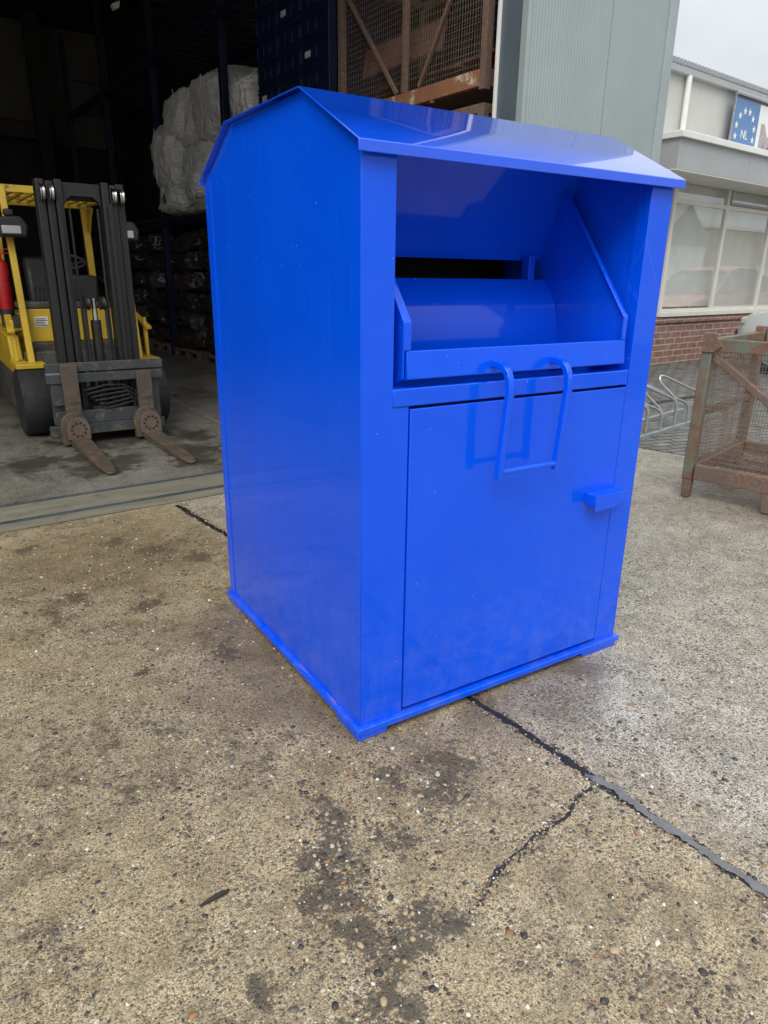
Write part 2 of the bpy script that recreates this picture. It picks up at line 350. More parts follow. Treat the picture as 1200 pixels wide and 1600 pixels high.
def sack_mat():
    n = NT('plastic_sack', .22); g = n.n('ShaderNodeObjectInfo')
    c = n.ramp(g.outputs['Random'], [(0, (.02, .02, .024)), (.3, (.05, .04, .035)), (.5, (.03, .035, .05)), (.7, (.07, .03, .028)), (.9, (.09, .09, .095))])
    c = n.mix(n.ramp(n.noise(5, 5, .7), [(.5, 0.), (.6, .7)]), c, (.10, .085, .075))
    n.color(c); v = n.map(scale=(2, 1, 5))
    n.normal(n.bump(n.noise(7, 6, .7, vec=v, dist=1.5), 1., .08)); n.b.inputs['Coat Weight'].default_value = .7; n.b.inputs['Coat Roughness'].default_value = .1
    M['plastic_sack'] = n.m
sack_mat()
def glass(name, tint, refl=.12):
    n = NT(name); t = n.t; t.nodes.remove(n.b)
    a = n.n('ShaderNodeBsdfTransparent'); a.inputs[0].default_value = (*tint, 1)
    b = n.n('ShaderNodeBsdfGlossy'); b.inputs['Roughness'].default_value = .015; b.inputs['Color'].default_value = (.95, .97, .97, 1)
    f = n.n('ShaderNodeLayerWeight'); f.inputs['Blend'].default_value = .5
    k = n.math('ADD', n.math('MULTIPLY', n.math('POWER', f.outputs['Facing'], 4.), 1.4), refl, clamp=True)
    mx = n.n('ShaderNodeMixShader'); n.l(k, mx.inputs[0]); n.l(a.outputs[0], mx.inputs[1]); n.l(b.outputs[0], mx.inputs[2])
    n.l(mx.outputs[0], n.out.inputs['Surface']); M[name] = n.m
glass('window_glass', (.97, .98, .975), .05); glass('car_glass', (.12, .13, .13), .06)
def water():
    n = NT('puddle_water', .03); n.color(n.ramp(n.noise(22, 6, .7), [(.38, (.085, .087, .09)), (.7, (.15, .155, .16))])); n.b.inputs['Specular IOR Level'].default_value = .75
    n.rough(n.ramp(n.noise(30, 3), [(.4, .02), (.7, .12)])); n.normal(n.bump(n.noise(45, 2), .06, .003)); M['puddle_water'] = n.m
water()
def lens():
    n = NT('lamp_lens', .15); n.color((.42, .42, .41)); n.normal(n.bump(n.noise(60, 2), .4, .004)); M['lamp_lens'] = n.m
lens()

# ------------------------------------------------------------------ mesh builder
class MB:
    def __init__(s): s.bm = bmesh.new()
    def poly(s, pts):
        vs = [s.bm.verts.new(p) for p in pts]; return s.bm.faces.new(vs)
    def box(s, a, b, mat=None):
        x0, y0, z0 = a; x1, y1, z1 = b
        P = [(x0, y0, z0), (x1, y0, z0), (x1, y1, z0), (x0, y1, z0), (x0, y0, z1), (x1, y0, z1), (x1, y1, z1), (x0, y1, z1)]
        if mat is not None: P = [mat @ Vector(p) for p in P]
        v = [s.bm.verts.new(p) for p in P]
        for f in ((3, 2, 1, 0), (4, 5, 6, 7), (0, 1, 5, 4), (1, 2, 6, 5), (2, 3, 7, 6), (3, 0, 4, 7)): s.bm.faces.new([v[i] for i in f])
        return s
    def prism(s, pts, vec):
        """planar polygon pts (3D) extruded by vec"""
        vec = Vector(vec); a = [s.bm.verts.new(p) for p in pts]; b = [s.bm.verts.new(Vector(p)+vec) for p in pts]
        n = len(pts)
        s.bm.faces.new(a[::-1]); s.bm.faces.new(b)
        for i in range(n): s.bm.faces.new([a[i], a[(i+1) % n], b[(i+1) % n], b[i]])
        return s
    def beam(s, p0, p1, w_, h, up=(0, 0, 1)):
        """square bar between two points"""
        p0, p1 = Vector(p0), Vector(p1); d = (p1-p0); L = d.length; d.normalize()
        up = Vector(up)
        if abs(d.dot(up)) > .98: up = Vector((0, 1, 0))
        sd = d.cross(up).normalized(); up = sd.cross(d)
        mat = Matrix((d, sd, up)).transposed().to_4x4(); mat.translation = p0
        return s.box((0, -w_/2, -h/2), (L, w_/2, h/2), mat)
    def tube(s, path, r, seg=10, cap=True, square=False, rs=None):
        pts = [Vector(p) for p in path]; rings = []
        n0 = None
        for i, p in enumerate(pts):
            d = (pts[min(i+1, len(pts)-1)]-pts[max(i-1, 0)]).normalized()
            if n0 is None:
                n0 = d.orthogonal().normalized()
                if square:
                    ref = Vector((1, 0, 0)) if abs(d.x) < .8 else Vector((0, 0, 1)); n0 = (ref-ref.dot(d)*d).normalized()
            else: n0 = (n0-n0.dot(d)*d).normalized()
            b = d.cross(n0); rr = rs[i] if rs else r; k = 4 if square else seg
            off = math.pi/4 if square else 0
            rad = rr*math.sqrt(2) if square else rr
            rings.append([s.bm.verts.new(p+rad*(math.cos(2*math.pi*j/k+off)*n0+math.sin(2*math.pi*j/k+off)*b)) for j in range(k)])
        k = len(rings[0])
        for a, b in zip(rings, rings[1:]):
            for j in range(k): s.bm.faces.new([a[j], a[(j+1) % k], b[(j+1) % k], b[j]])
        if cap: s.bm.faces.new(rings[0][::-1]); s.bm.faces.new(rings[-1])
        return s
    def lathe(s, prof, axis='Z', center=(0, 0, 0), seg=24):
        """prof: list of (radius, height) along axis"""
        c = Vector(center); rings = []
        for r, h in prof:
            ring = []
            for j in range(seg):
                a = 2*math.pi*j/seg; u, v = r*math.cos(a), r*math.sin(a)
                p = {'Z': (u, v, h), 'X': (h, u, v), 'Y': (u, h, v)}[axis]
                ring.append(s.bm.verts.new(c+Vector(p)))
            rings.append(ring)
        for a, b in zip(rings, rings[1:]):
            for j in range(seg): s.bm.faces.new([a[j], a[(j+1) % seg], b[(j+1) % seg], b[j]])
        s.bm.faces.new(rings[0][::-1]); s.bm.faces.new(rings[-1])
        return s
    def sheet(s, prof, x0, x1, t):
        """open (y,z) profile swept along x with thickness t to the inside (left of travel)"""
        n = len(prof); inner = []
        for i in range(n):
            d0 = Vector(prof[i])-Vector(prof[i-1]) if i else Vector(prof[1])-Vector(prof[0])
            d1 = Vector(prof[i+1])-Vector(prof[i]) if i < n-1 else d0
            d0.normalize(); d1.normalize(); nn = Vector((-(d0.y+d1.y), d0.x+d1.x)); nn.normalize()
            k = t/max(.3, nn.dot(Vector((-d1.y, d1.x)))); inner.append(Vector(prof[i])+nn*k)
        A = [[s.bm.verts.new((x, p[0], p[1])) for p in prof] for x in (x0, x1)]
        B = [[s.bm.verts.new((x, p[0], p[1])) for p in inner] for x in (x0, x1)]
        f = s.bm.faces.new
        for i in range(n-1):
            f([A[0][i], A[0][i+1], A[1][i+1], A[1][i]]); f([B[0][i+1], B[0][i], B[1][i], B[1][i+1]])
            for e in (0, 1): f([A[e][i], B[e][i], B[e][i+1], A[e][i+1]])
        for i in (0, n-1): f([A[0][i], A[1][i], B[1][i], B[0][i]])
        return s
    def build(s, name, mat, parent=None, bevel=0., smooth=None, seg=2):
        bmesh.ops.recalc_face_normals(s.bm, faces=s.bm.faces)
        me = bpy.data.meshes.new(name); s.bm.to_mesh(me); s.bm.free()
        me.materials.append(M[mat] if isinstance(mat, str) else mat)
        o = bpy.data.objects.new(name, me); col.objects.link(o)
        if parent is not None: o.parent = parent
        if smooth is not None:
            me.shade_smooth(); me.set_sharp_from_angle(angle=R(smooth))
        if bevel:
            b = o.modifiers.new('bevel', 'BEVEL'); b.width = bevel; b.segments = seg; b.limit_method = 'ANGLE'; b.angle_limit = R(35)
            if smooth is None:
                me.shade_smooth(); me.set_sharp_from_angle(angle=R(50))
        return o
def thing(name, label, cat, loc=(0, 0, 0), rz=0, group=None):
    o = bpy.data.objects.new(name, None); col.objects.link(o); o.empty_display_size = .2
    o.location = loc; o.rotation_euler = (0, 0, R(rz)); o['label'] = label; o['category'] = cat
    if group: o['group'] = group
    return o
def tag(o, label, cat, group=None):
    o['label'] = label; o['category'] = cat
    if group: o['group'] = group
    return o
def struct(o): o['kind'] = 'structure'; return o
def copy_tree(o, parent=None):
    c = o.copy(); col.objects.link(c)
    if parent is not None: c.parent = parent
    for ch in list(o.children): copy_tree(ch, c)
    return c
A4, A6 = R(4), R(6)
def W4(u, v, z=0): return Vector((u*math.cos(A4)-v*math.sin(A4), u*math.sin(A4)+v*math.cos(A4), z))
def W6(u, v, z=0): return Vector((u*math.cos(A6)-v*math.sin(A6), u*math.sin(A6)+v*math.cos(A6), z))

# ------------------------------------------------------------------ ground
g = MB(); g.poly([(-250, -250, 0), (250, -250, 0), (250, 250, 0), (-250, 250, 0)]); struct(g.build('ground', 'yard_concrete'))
FV = 2.80                               # facade plane (v in the 4 degree frame)
g = MB(); g.poly([W4(-12, FV+.40, .004), W4(7.5, FV+.40, .004), W4(7.5, 19, .004), W4(-12, 19, .004)]); struct(g.build('floor', 'hall_floor'))
g = MB(); g.poly([W4(-12, FV-.10, .004), W4(3.42, FV-.10, .004), W4(3.42, FV+.40, .004), W4(-12, FV+.40, .004)]); struct(g.build('threshold', 'channel_concrete'))
dt = thing('door_track', 'pair of flat steel rails set in the concrete doorway sill', 'door track', W4(-4, FV+.2, 0), 4)
for v in (-.158, .187): MB().box((-8, v, .004), (7.4, v+.030, .0115)).build('rail', 'rail_steel', dt, .002)
ln2 = MB()
for (xa, ya), (xb, yb), w_ in (((1.205, 7.3), (1.25, 4.9), .05), ((1.72, 9.6), (2.18, 7.5), .05)):
    ln2.poly([(xa, ya, .0065), (xb, yb, .0065), (xb+w_, yb, .0065), (xa+w_, ya, .0065)])
struct(ln2.build('floor_line', 'faded_line'))
# brick pavement on the right
edge = [(4.05, 2.66), (4.17, 2.245), (4.28, 1.90), (4.52, 1.15), (4.9, 0.1), (5.6, -2), (8, -9)]
g = MB(); g.poly([(x, y, .005) for x, y in edge] + [(40, -9, .005), (40, 9.6, .005), (4.6, 6.0, .005)][:2] + [tuple(W6(36, 5.25, .005)), tuple(W6(5.5, 5.25, .005)), tuple(W4(5.3, 3.4, .005)), tuple(W4(4.2, 2.79, .005))])
struct(g.build('pavement', 'pavers'))

def ribbon(name, pts, mat, z, jit=.25, step=.02, seed=1):
    """ragged strip along (x, y, width) points"""
    rnd = random.Random(seed); L = []; Rr = []
    P = []
    for (x0, y0, w0), (x1, y1, w1) in zip(pts, pts[1:]):
        n = max(1, int(math.hypot(x1-x0, y1-y0)/step))
        for i in range(n): t = i/n; P.append((x0+(x1-x0)*t, y0+(y1-y0)*t, w0+(w1-w0)*t))
    P.append(pts[-1]); b = MB()
    for i, (x, y, w_) in enumerate(P):
        xa, ya, _ = P[max(0, i-1)]; xb, yb, _ = P[min(len(P)-1, i+1)]
        d = Vector((xb-xa, yb-ya)).normalized(); nn = Vector((-d.y, d.x))
        wob = mnoise.noise(Vector((x*6, y*6, seed)))*.018 + mnoise.noise(Vector((x*25, y*25, seed+4)))*.006
        def edge(q): return jit*(1.1*mnoise.noise(Vector((x*22, y*22, seed+q)))+.9*mnoise.noise(Vector((x*70, y*70, seed+q+3)))+.5*mnoise.noise(Vector((x*190, y*190, seed+q+6))))
        l_ = w_/2*max(.05, 1+edge(11)); r2 = w_/2*max(.05, 1+edge(29))
        c = Vector((x, y))+nn*wob
        L.append(b.bm.verts.new((*(c+nn*l_), z))); Rr.append(b.bm.verts.new((*(c-nn*r2), z)))
    for i in range(len(P)-1): b.bm.faces.new([Rr[i], Rr[i+1], L[i+1], L[i]])
    return struct(b.build(name, mat))
ribbon('expansion_joint', [(.17, 2.66, .02), (.19, 2.55, .034), (.258, 1.99, .030), (.33, 1.2, .03), (.42, .4, .026), (.456, 0, .022), (.485, -.3, .024), (.515, -.56, .03), (.53, -.8, .03), (.56, -1.1, .03), (.61, -1.6, .03)], 'joint_tar', .003, .55, .005)
ribbon('crack', [(.515, -.545, .006), (.46, -.555, .010), (.40, -.56, .007), (.33, -.585, .010), (.27, -.595, .012), (.215, -.605, .020), (.19, -.612, .012), (.14, -.625, .005), (.085, -.64, .004), (.05, -.648, .014), (.022, -.652, .024), (.0, -.66, .004), (-.05, -.675, .003), (-.10, -.695, .002)], 'joint_tar', .003, .75, .004, 5)
ribbon('puddle', [(.500, -.50, .004), (.512, -.545, .036), (.522, -.60, .026), (.527, -.68, .030), (.533, -.80, .027), (.545, -.95, .024), (.558, -1.08, .026), (.61, -1.6, .026)], 'puddle_water', .0052, .75, .005, 9)

# loose and half-embedded stones in the near yard
def stones():
    b = MB(); rnd = random.Random(3)
    base = bmesh.new(); bmesh.ops.create_icosphere(base, subdivisions=2, radius=1)
    bv = [v.co.copy() for v in base.verts]; bf = [[v.index for v in f.verts] for f in base.faces]; base.free()
    verts = []; faces = []; n = 0
    while n < 7000:
        x = rnd.uniform(-2.6, 4.2); y = rnd.uniform(-1.35, 2.7)
        d = math.hypot(x+.94, y+1.63)
        if d > 4.2 or rnd.random() > min(1, 1.1/(d*d*.35+.3)): continue
        k = mnoise.noise(Vector((x*1.9, y*1.9, 2)))*.6 + mnoise.noise(Vector((x*6, y*6, 8)))*.5
        if k < rnd.uniform(-.45, .55): continue
        r = min(.010, max(.0018, rnd.lognormvariate(math.log(.0031), .45)))
        sx, sy, sz = r*rnd.uniform(.8, 1.5), r*rnd.uniform(.7, 1.1), r*rnd.uniform(.4, .75)
        a = rnd.uniform(0, 6.3); ca, sa = math.cos(a), math.sin(a); o = len(verts)
        for v in bv:
            p = v*(1+rnd.uniform(-.16, .16)); X, Yy = p.x*sx, p.y*sy
            verts.append((x+ca*X-sa*Yy, y+sa*X+ca*Yy, p.z*sz-sz*.15))
        faces += [[i+o for i in f] for f in bf]; n += 1
    for cx, cy_, rr_, cnt in ((-.234, -.25, .10, 60), (-.03, -.19, .09, 50), (-.30, -.40, .10, 60), (-.37, -.52, .13, 80), (-.27, -.68, .14, 80), (.09, -.30, .14, 80), (-.1, .0, .2, 50), (-.06, -.42, .12, 60), (-.15, 1.9, .75, 700), (-.6, 1.1, .6, 250), (.3, -.57, .16, 60), (.75, -.35, .5, 260), (.35, -.85, .5, 220), (.52, -.4, .05, 40), (.50, -.75, .06, 30), (-.8, 1.5, .6, 160)):
        for _ in range(cnt):
            x, y = rnd.gauss(cx, rr_*.6), rnd.gauss(cy_, rr_*.6); r = min(.0085, max(.002, rnd.lognormvariate(math.log(.0036), .42)))
            sx, sy, sz = r*rnd.uniform(.8, 1.5), r*rnd.uniform(.7, 1.1), r*rnd.uniform(.4, .7); a = rnd.uniform(0, 6.3); ca, sa = math.cos(a), math.sin(a); o = len(verts)
            for v in bv:
                p = v*(1+rnd.uniform(-.13, .13)); X, Yy = p.x*sx, p.y*sy; verts.append((x+ca*X-sa*Yy, y+sa*X+ca*Yy, p.z*sz+.0005))
            faces += [[i+o for i in f] for f in bf]
    line = [(.20, 2.5), (.258, 1.99), (.42, .4), (.456, 0), (.515, -.56), (.56, -1.1)], [(.515, -.545), (.40, -.56), (.27, -.595), (.19, -.612), (.022, -.652), (-.10, -.695)]
    for pl_, cnt, off in ((line[0], 900, .020), (line[1], 420, .012)):
        for _ in range(cnt):
            i = rnd.randrange(len(pl_)-1); t = rnd.random(); x = pl_[i][0]+(pl_[i+1][0]-pl_[i][0])*t; y = pl_[i][1]+(pl_[i+1][1]-pl_[i][1])*t
            x += rnd.choice((-1, 1))*off*rnd.uniform(.4, 1.5)*(1 if off > .015 else .5); y += rnd.gauss(0, off*.7) if off < .015 else 0
            r = rnd.uniform(.0016, .0045); sx, sy, sz = r*rnd.uniform(.8, 1.4), r, r*rnd.uniform(.5, .8); a = rnd.uniform(0, 6.3); ca, sa = math.cos(a), math.sin(a); o = len(verts)
            for v in bv:
                p = v*(1+rnd.uniform(-.2, .2)); X, Yy = p.x*sx, p.y*sy; verts.append((x+ca*X-sa*Yy, y+sa*X+ca*Yy, p.z*sz+.0015))
            faces += [[i_+o for i_ in f] for f in bf]
    me = bpy.data.meshes.new('gravel'); me.from_pydata(verts, [], faces); me.shade_smooth(); me.materials.append(M['pebble'])
    o = bpy.data.objects.new('gravel', me); col.objects.link(o); o['kind'] = 'stuff'; b.bm.free()
stones()
tw = MB(); tw.tube([(-.640, -.352, .004), (-.62, -.349, .005), (-.59, -.347, .006), (-.566, -.345, .005)], .006, 8, rs=[.003, .005, .0065, .004])
tag(tw.build('twig', 'bark_wet', smooth=40), 'short dark wet twig lying alone on the concrete', 'twig')

# ------------------------------------------------------------------ blue clothing bank
CW, CD = 1.2, 1.178
ZT, ZL = .044, 1.709                 # base plate top, underside of roof lip
bank = thing('clothing_bank', 'big glossy blue steel clothing bank with tilting hopper, standing on the concrete yard', 'clothing bank')
BP = 'blue_paint'
MB().box((-.016, -.018, .021), (CW+.016, CD+.016, ZT)).build('base_plate', 'blue_paint_scuffed', bank, .003)
for x in (-.012, CW-.19):
    for y in (-.014, CD-.15):
        MB().box((x, y, 0), (x+(.11 if x < 0 else .19), y+.15, .0205)).build('foot', 'blue_paint_scuffed', bank, .003)
roofp = [(-.027, ZL-.001), (-.027, 1.735), (.302, 1.904), (.884, 1.908), (1.186, 1.752), (1.186, 1.735)]
MB().sheet(roofp, -.022, CW+.022, -.004).build('roof', 'blue_paint_wet', bank, .0025, seg=2)
side = [(0, ZT), (0, 1.745), (.302, 1.899), (.884, 1.903), (CD, 1.75), (CD, ZT)]
for x in (0, CW-.003): MB().prism([(x, y, z) for y, z in side], (.003, 0, 0)).build('side_panel', BP, bank, .0012)
MB().box((-.0032, 1.121, ZT), (-.0002, CD, 1.775)).build('corner_fold', BP, bank)
MB().box((.003, CD-.003, ZT), (CW-.003, CD-.0005, 1.75)).build('back_panel', BP, bank)
# front posts: upper narrow, lower wide
MB().prism([(.0031, 0, ZT), (.160, 0, ZT), (.160, 0, 1.0705), (.105, 0, 1.0705), (.105, 0, ZL+.02), (.0031, 0, ZL+.02)], (0, .03, 0)).build('front_post', BP, bank, .0012)
MB().prism([(CW-.0031, 0, ZT), (1.088, 0, ZT), (1.088, 0, 1.0705), (1.093, 0, 1.0705), (1.093, 0, ZL+.02), (CW-.0031, 0, ZL+.02)], (0, .03, 0)).build('front_post', BP, bank, .0012)
MB().box((.104, -.004, 1.071), (1.085, .10, 1.123)).build('crossbar', BP, bank, .004)
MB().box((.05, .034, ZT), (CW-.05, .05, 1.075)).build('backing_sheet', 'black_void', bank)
door = MB().box((.1655, -.003, .060), (1.083, .02, 1.0625)).build('door', BP, bank, .0025)
lt = MB(); lt.prism([(.930, -.004, .690), (1.095, -.004, .690), (1.095, -.06, .690), (.930, -.06, .690)], (0, 0, .004))
lt.prism([(.930, -.056, .6895), (1.095, -.056, .6895), (1.095, -.056, .665), (1.03, -.056, .640), (.930, -.056, .638)], (0, -.004, 0))
lt.prism([(.930, -.004, .6895), (.930, -.0555, .6895), (.930, -.0555, .655), (.930, -.03, .652), (.930, -.004, .668)], (.004, 0, 0))
lt.build('lock_guard', BP, door, .001)
# recess liner
for x in (.102, 1.093): MB().prism([(x, .031, 1.06), (x, .75, 1.06), (x, .75, 1.895), (x, .302, 1.893), (x, .031, 1.752)], (.003, 0, 0)).build('recess_wall', BP, bank)
MB().box((1.0885, .031, 1.124), (1.0925, .05, ZL)).build('recess_flange', BP, bank)
MB().sheet([(.455, 1.486), (.40, 1.60), (.31, 1.79), (.27, 1.86)], .1055, 1.0925, .004).build('deflector_panel', BP, bank)
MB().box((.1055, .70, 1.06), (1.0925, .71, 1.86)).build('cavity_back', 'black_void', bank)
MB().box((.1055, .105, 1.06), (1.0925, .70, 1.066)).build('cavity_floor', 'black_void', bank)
MB().box((.955, .40, 1.41), (.985, .44, 1.50)).build('slot_bracket', BP, bank, .002)
# tilting hopper
hop = MB().prism([(.150, -.006, 1.148), (.150, .002, 1.226), (.150, .013, 1.226), (.150, .013, 1.160), (.150, .14, 1.150), (.150, .14, 1.142), (.150, .008, 1.142)], (.905, 0, 0)).build('hopper_board', BP, bank, .003)
platep = [(.002, 1.150), (.002, 1.302), (.33, 1.722), (.62, 1.70), (.62, 1.12), (.10, 1.10)]
for x0, x1 in ((.138, .148), (1.042, 1.052)):
    pl = MB(); pl.prism([(x0 if x0 < .5 else x1-.004, y, z) for y, z in platep], (.004, 0, 0))
    fx0, fx1 = (x0, x0+.026) if x0 < .5 else (x1-.020, x1)
    pl.sheet([(.001, 1.228), (.001, 1.303), (.331, 1.724)], fx0+.0002, fx1+.0002, -.004)
    pl.build('hopper_side', BP, bank, .0012)
cy, cz, cr = .63, 1.2, .315
drum = [(cy-cr*math.cos(a), cz+cr*math.sin(a)) for a in [R(-22+i*(43.6+22)/20) for i in range(21)]]
MB().sheet(drum, .1445, 1.046, -.004).build('drum', BP, bank, smooth=30)
for x in (.462, .705):
    hd = MB()
    pth = [(x, .0, 1.176), (x, -.03, 1.177), (x, -.055, 1.170), (x, -.073, 1.155), (x, -.083, 1.132), (x, -.086, 1.10), (x-.006, -.082, .98), (x-.012, -.074, .832)]
    hd.tube(pth, .0108, square=True); hd.build('handle_arm', BP, bank, .003)
MB().tube([(.458, -.076, .853), (.690, -.076, .853)], .0098, 12).build('handle_bar', BP, bank, smooth=40)

# ------------------------------------------------------------------ warehouse hall
hall = thing('warehouse', 'grey clad warehouse hall with a wide open doorway and dark interior', 'building', W4(3.42, FV, 0), 4)
H = 7.2
def ub(u0, v0, z0, u1, v1, z1): return (u0-3.42, v0-FV, z0), (u1-3.42, v1-FV, z1)
def hb(name, mat, u0, v0, z0, u1, v1, z1, bevel=0, parent=None):
    a, b = ub(u0, v0, z0, u1, v1, z1); return MB().box(a, b).build(name, mat, parent or hall, bevel)
def ribbed(u0, u1, depth):
    b = MB(); n = int((u1-u0)/.0335); st = (u1-u0)/n; P = []
    for k in range(n):
        for f, d in ((0, 0), (.35, 0), (.5, depth), (.85, depth)): P.append((u0+(k+f)*st, FV+d))
    P.append((u1, FV)); A = [b.bm.verts.new((u-3.42, v-FV, 0)) for u, v in P]; B = [b.bm.verts.new((u-3.42, v-FV, H)) for u, v in P]
    for i in range(len(P)-1): b.bm.faces.new([A[i], A[i+1], B[i+1], B[i]])
    q = [(u1, FV+.06), (u0, FV+.06)]; A2 = [b.bm.verts.new((u-3.42, v-FV, 0)) for u, v in q]; B2 = [b.bm.verts.new((u-3.42, v-FV, H)) for u, v in q]
    for a0, a1, b0, b1 in ((A[-1], A2[0], B[-1], B2[0]), (A2[0], A2[1], B2[0], B2[1]), (A2[1], A[0], B2[1], B[0])): b.bm.faces.new([a0, a1, b1, b0])
    b.bm.faces.new(A+A2); b.bm.faces.new((B+B2)[::-1]); return b.build('cladding_panel', 'ribbed_cladding', hall)
ribbed(3.45, 4.394, .0032); ribbed(4.402, 5.16, .0006)
hb('corner_trim', 'flat_cladding', 5.163, FV-.012, 0, 5.285, FV+.12, H, .004)
hb('corner_trim', 'flat_cladding', 3.41, FV-.008, 0, 3.447, FV+.06, H, .003)
hb('door_reveal', 'reveal_steel', 3.42, FV+.061, 0, 3.60, FV+.30, H)
hb('door_seal', 'white_trim', 3.397, FV+.285, 0, 3.4195, FV+.315, 6.2, .003)
hb('lintel', 'flat_cladding', -12, FV, 6.2, 3.408, FV+.30, H)  # out of view; set high to let more sky light into the hall
hb('side_wall', 'flat_cladding', 5.165, FV+.125, 0, 5.285, 19, H)
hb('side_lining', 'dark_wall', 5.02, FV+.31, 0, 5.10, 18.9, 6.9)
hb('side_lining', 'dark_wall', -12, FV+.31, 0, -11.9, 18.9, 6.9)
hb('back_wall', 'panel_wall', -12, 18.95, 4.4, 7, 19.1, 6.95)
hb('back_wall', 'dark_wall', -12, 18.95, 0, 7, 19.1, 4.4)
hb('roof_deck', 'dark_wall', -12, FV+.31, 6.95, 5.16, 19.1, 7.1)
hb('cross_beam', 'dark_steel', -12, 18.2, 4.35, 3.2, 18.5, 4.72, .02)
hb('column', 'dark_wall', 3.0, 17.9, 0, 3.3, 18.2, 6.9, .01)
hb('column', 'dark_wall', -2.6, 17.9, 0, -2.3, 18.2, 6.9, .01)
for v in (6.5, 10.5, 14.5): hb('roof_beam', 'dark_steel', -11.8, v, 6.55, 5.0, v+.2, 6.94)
lampb = thing('ceiling_lamp', 'small unlit lamp hanging high in the dark hall above the white sacks', 'lamp', W4(3.15, 11.8, 5.46), 4)
lm_ = MB(); lm_.prism([(-.06, -.05, .05), (.075, -.05, .12), (.05, -.05, .01), (-.02, -.05, -.02)], (0, .14, 0)); lm_.build('lamp_shade', 'label_paper', lampb, .01)
MB().tube([(0, 0, .08), (0, 0, 1.49)], .008).build('rod', 'dark_steel', lampb)

# ------------------------------------------------------------------ pallet rack along the right wall
RU = 3.36                                 # u of the rack's aisle face
rack = thing('pallet_rack', 'tall dark blue pallet rack along the right inner wall of the hall', 'pallet rack', W4(RU, 5.62, 0), 4)
bays = [0, 2.72, 5.44, 8.16, 10.9]
for v in bays:
    b = MB()
    for u in (0, 1.0):
        b.box((u, v-.05, 0), (u+.10, v+.05, 6.2))
    for k in range(7):
        b.beam((.05, v, .25+k*.85), (1.05, v, .25+k*.85+(.8 if k % 2 else 0)), .03, .03)
    for u in (0, 1.0): b.box((u-.02, v-.07, 0), (u+.12, v+.07, .008))
    b.build('upright', 'rack_blue', rack, .004)
for v0, v1 in zip(bays, bays[1:]):
    for z in (2.16, 4.55):
        for u in (-.005, 1.01): MB().box((u, v0+.052, z), (u+.05, v1-.052, z+.11)).build('load_beam', 'rack_blue', rack, .003)
        dk = MB()
        for k in range(9): dk.box((-.0, v0+.12+k*(v1-v0-.3)/8, z+.112), (1.06, v0+.20+k*(v1-v0-.3)/8, z+.13))
        dk.build('deck', 'dark_steel', rack)

def pallet_mesh(b):
    for k in range(7): b.box((0+.0, k*.178, .122), (.8, k*.178+.12, .144))
    for u in (0, .35, .7): b.box((u, 0, .1), (u+.1, 1.188, .1215))
    for u in (0, .35, .7):
        for v in (0, .53, 1.06): b.box((u, v, .022), (u+.1, v+.128, .0995))
        b.box((u, 0, 0), (u+.1, 1.188, .0215))
pb = MB(); pallet_mesh(pb); pal0 = pb.build('pallet', 'pallet_wood', None, .004)
pal_lab = 'worn wooden pallet on the hall floor under the dark plastic sacks'
tag(pal0, pal_lab, 'pallet', 'wooden pallets under the dark sacks')
def blob(name, mat, seed, sx, sy, sz, e=.55, amp=.10, frq=2.2, sub=4, ridge=.6):
    bm = bmesh.new(); bmesh.ops.create_icosphere(bm, subdivisions=sub, radius=1)
    for v in bm.verts:
        p = v.co; q = Vector([math.copysign(abs(c)**e, c) for c in p])
        q = Vector((q.x, q.y, q.z)); l = max(abs(q.x), abs(q.y), abs(q.z))
        n1 = mnoise.noise(p*frq+Vector((seed*3.1, seed, 0))); n2 = mnoise.noise(p*frq*2.7+Vector((seed, 5, seed*2)))
        n3 = abs(mnoise.noise(Vector((p.x*3, p.y*3, p.z*9))+Vector((seed, seed*2, 7))))
        q *= 1+amp*n1+amp*.5*n2-amp*ridge*n3
        if ridge < .2: q *= 1-.045*abs(math.sin(5.5*p.z+3.5*p.y+7*n1+seed))**.6-.03*abs(math.sin(9*p.y-4*p.z+9*n2+2*seed))**.7
        if q.z < 0: q.z *= .92
        v.co = (q.x*sx/2, q.y*sy/2, q.z*sz/2)
    z0 = min(v.co.z for v in bm.verts)
    for v in bm.verts: v.co.z -= z0
    me = bpy.data.meshes.new(name); bm.to_mesh(me); bm.free(); me.shade_smooth(); me.materials.append(M[mat])
    o = bpy.data.objects.new(name, me); col.objects.link(o); return o
# white bulk sacks on the first beam level
def sack(u, v, z, sx, sy, sz, rz, label, seed, tilt=0, e=.5, tie=False):
    t = thing('bulk_sack', label, 'sack', W4(u, v, z), rz, 'white woven bulk sacks on the rack')
    t.rotation_euler = (R(tilt), 0, R(rz))
    o = blob('sack_body', 'woven_bag', seed, sx*1.05, sy*1.05, sz*1.07, .70 if tilt else .62, .13, 1.6, 5, .12); o.parent = t
    sm = MB(); sm.tube([(-sx*.50, -sy*.02+.04*math.sin(k*1.3+seed), sz*(.12+.76*k/8)) for k in range(9)], .007, 6)
    sm.build('seam', 'label_dim', t, smooth=60)
    if tie:
        tb = MB(); tb.tube([(-sx*.5-.01+.0*k, -.02+.05*math.sin(k*.7), sz*.62-.13*math.sin(k*.35)) for k in range(10)], .010, 6); tb.build('tie_loop', 'dark_steel', t, smooth=60)
    return t
sack(3.84, 8.85+.15, 3.16, 1.00, 1.25, 1.00, 4, 'big square white sack on top, beside the front rack upright', 1)
sack(3.86, 10.0+.12, 3.18, 1.05, 1.10, .98, 8, 'grey white sack at the far top of the rack, half in shadow', 2)
sack(3.74, 10.9-.2, 2.66, 1.05, 1.15, 1.05, 0, 'bulging white sack hanging out over the aisle with a long seam', 3, 6)
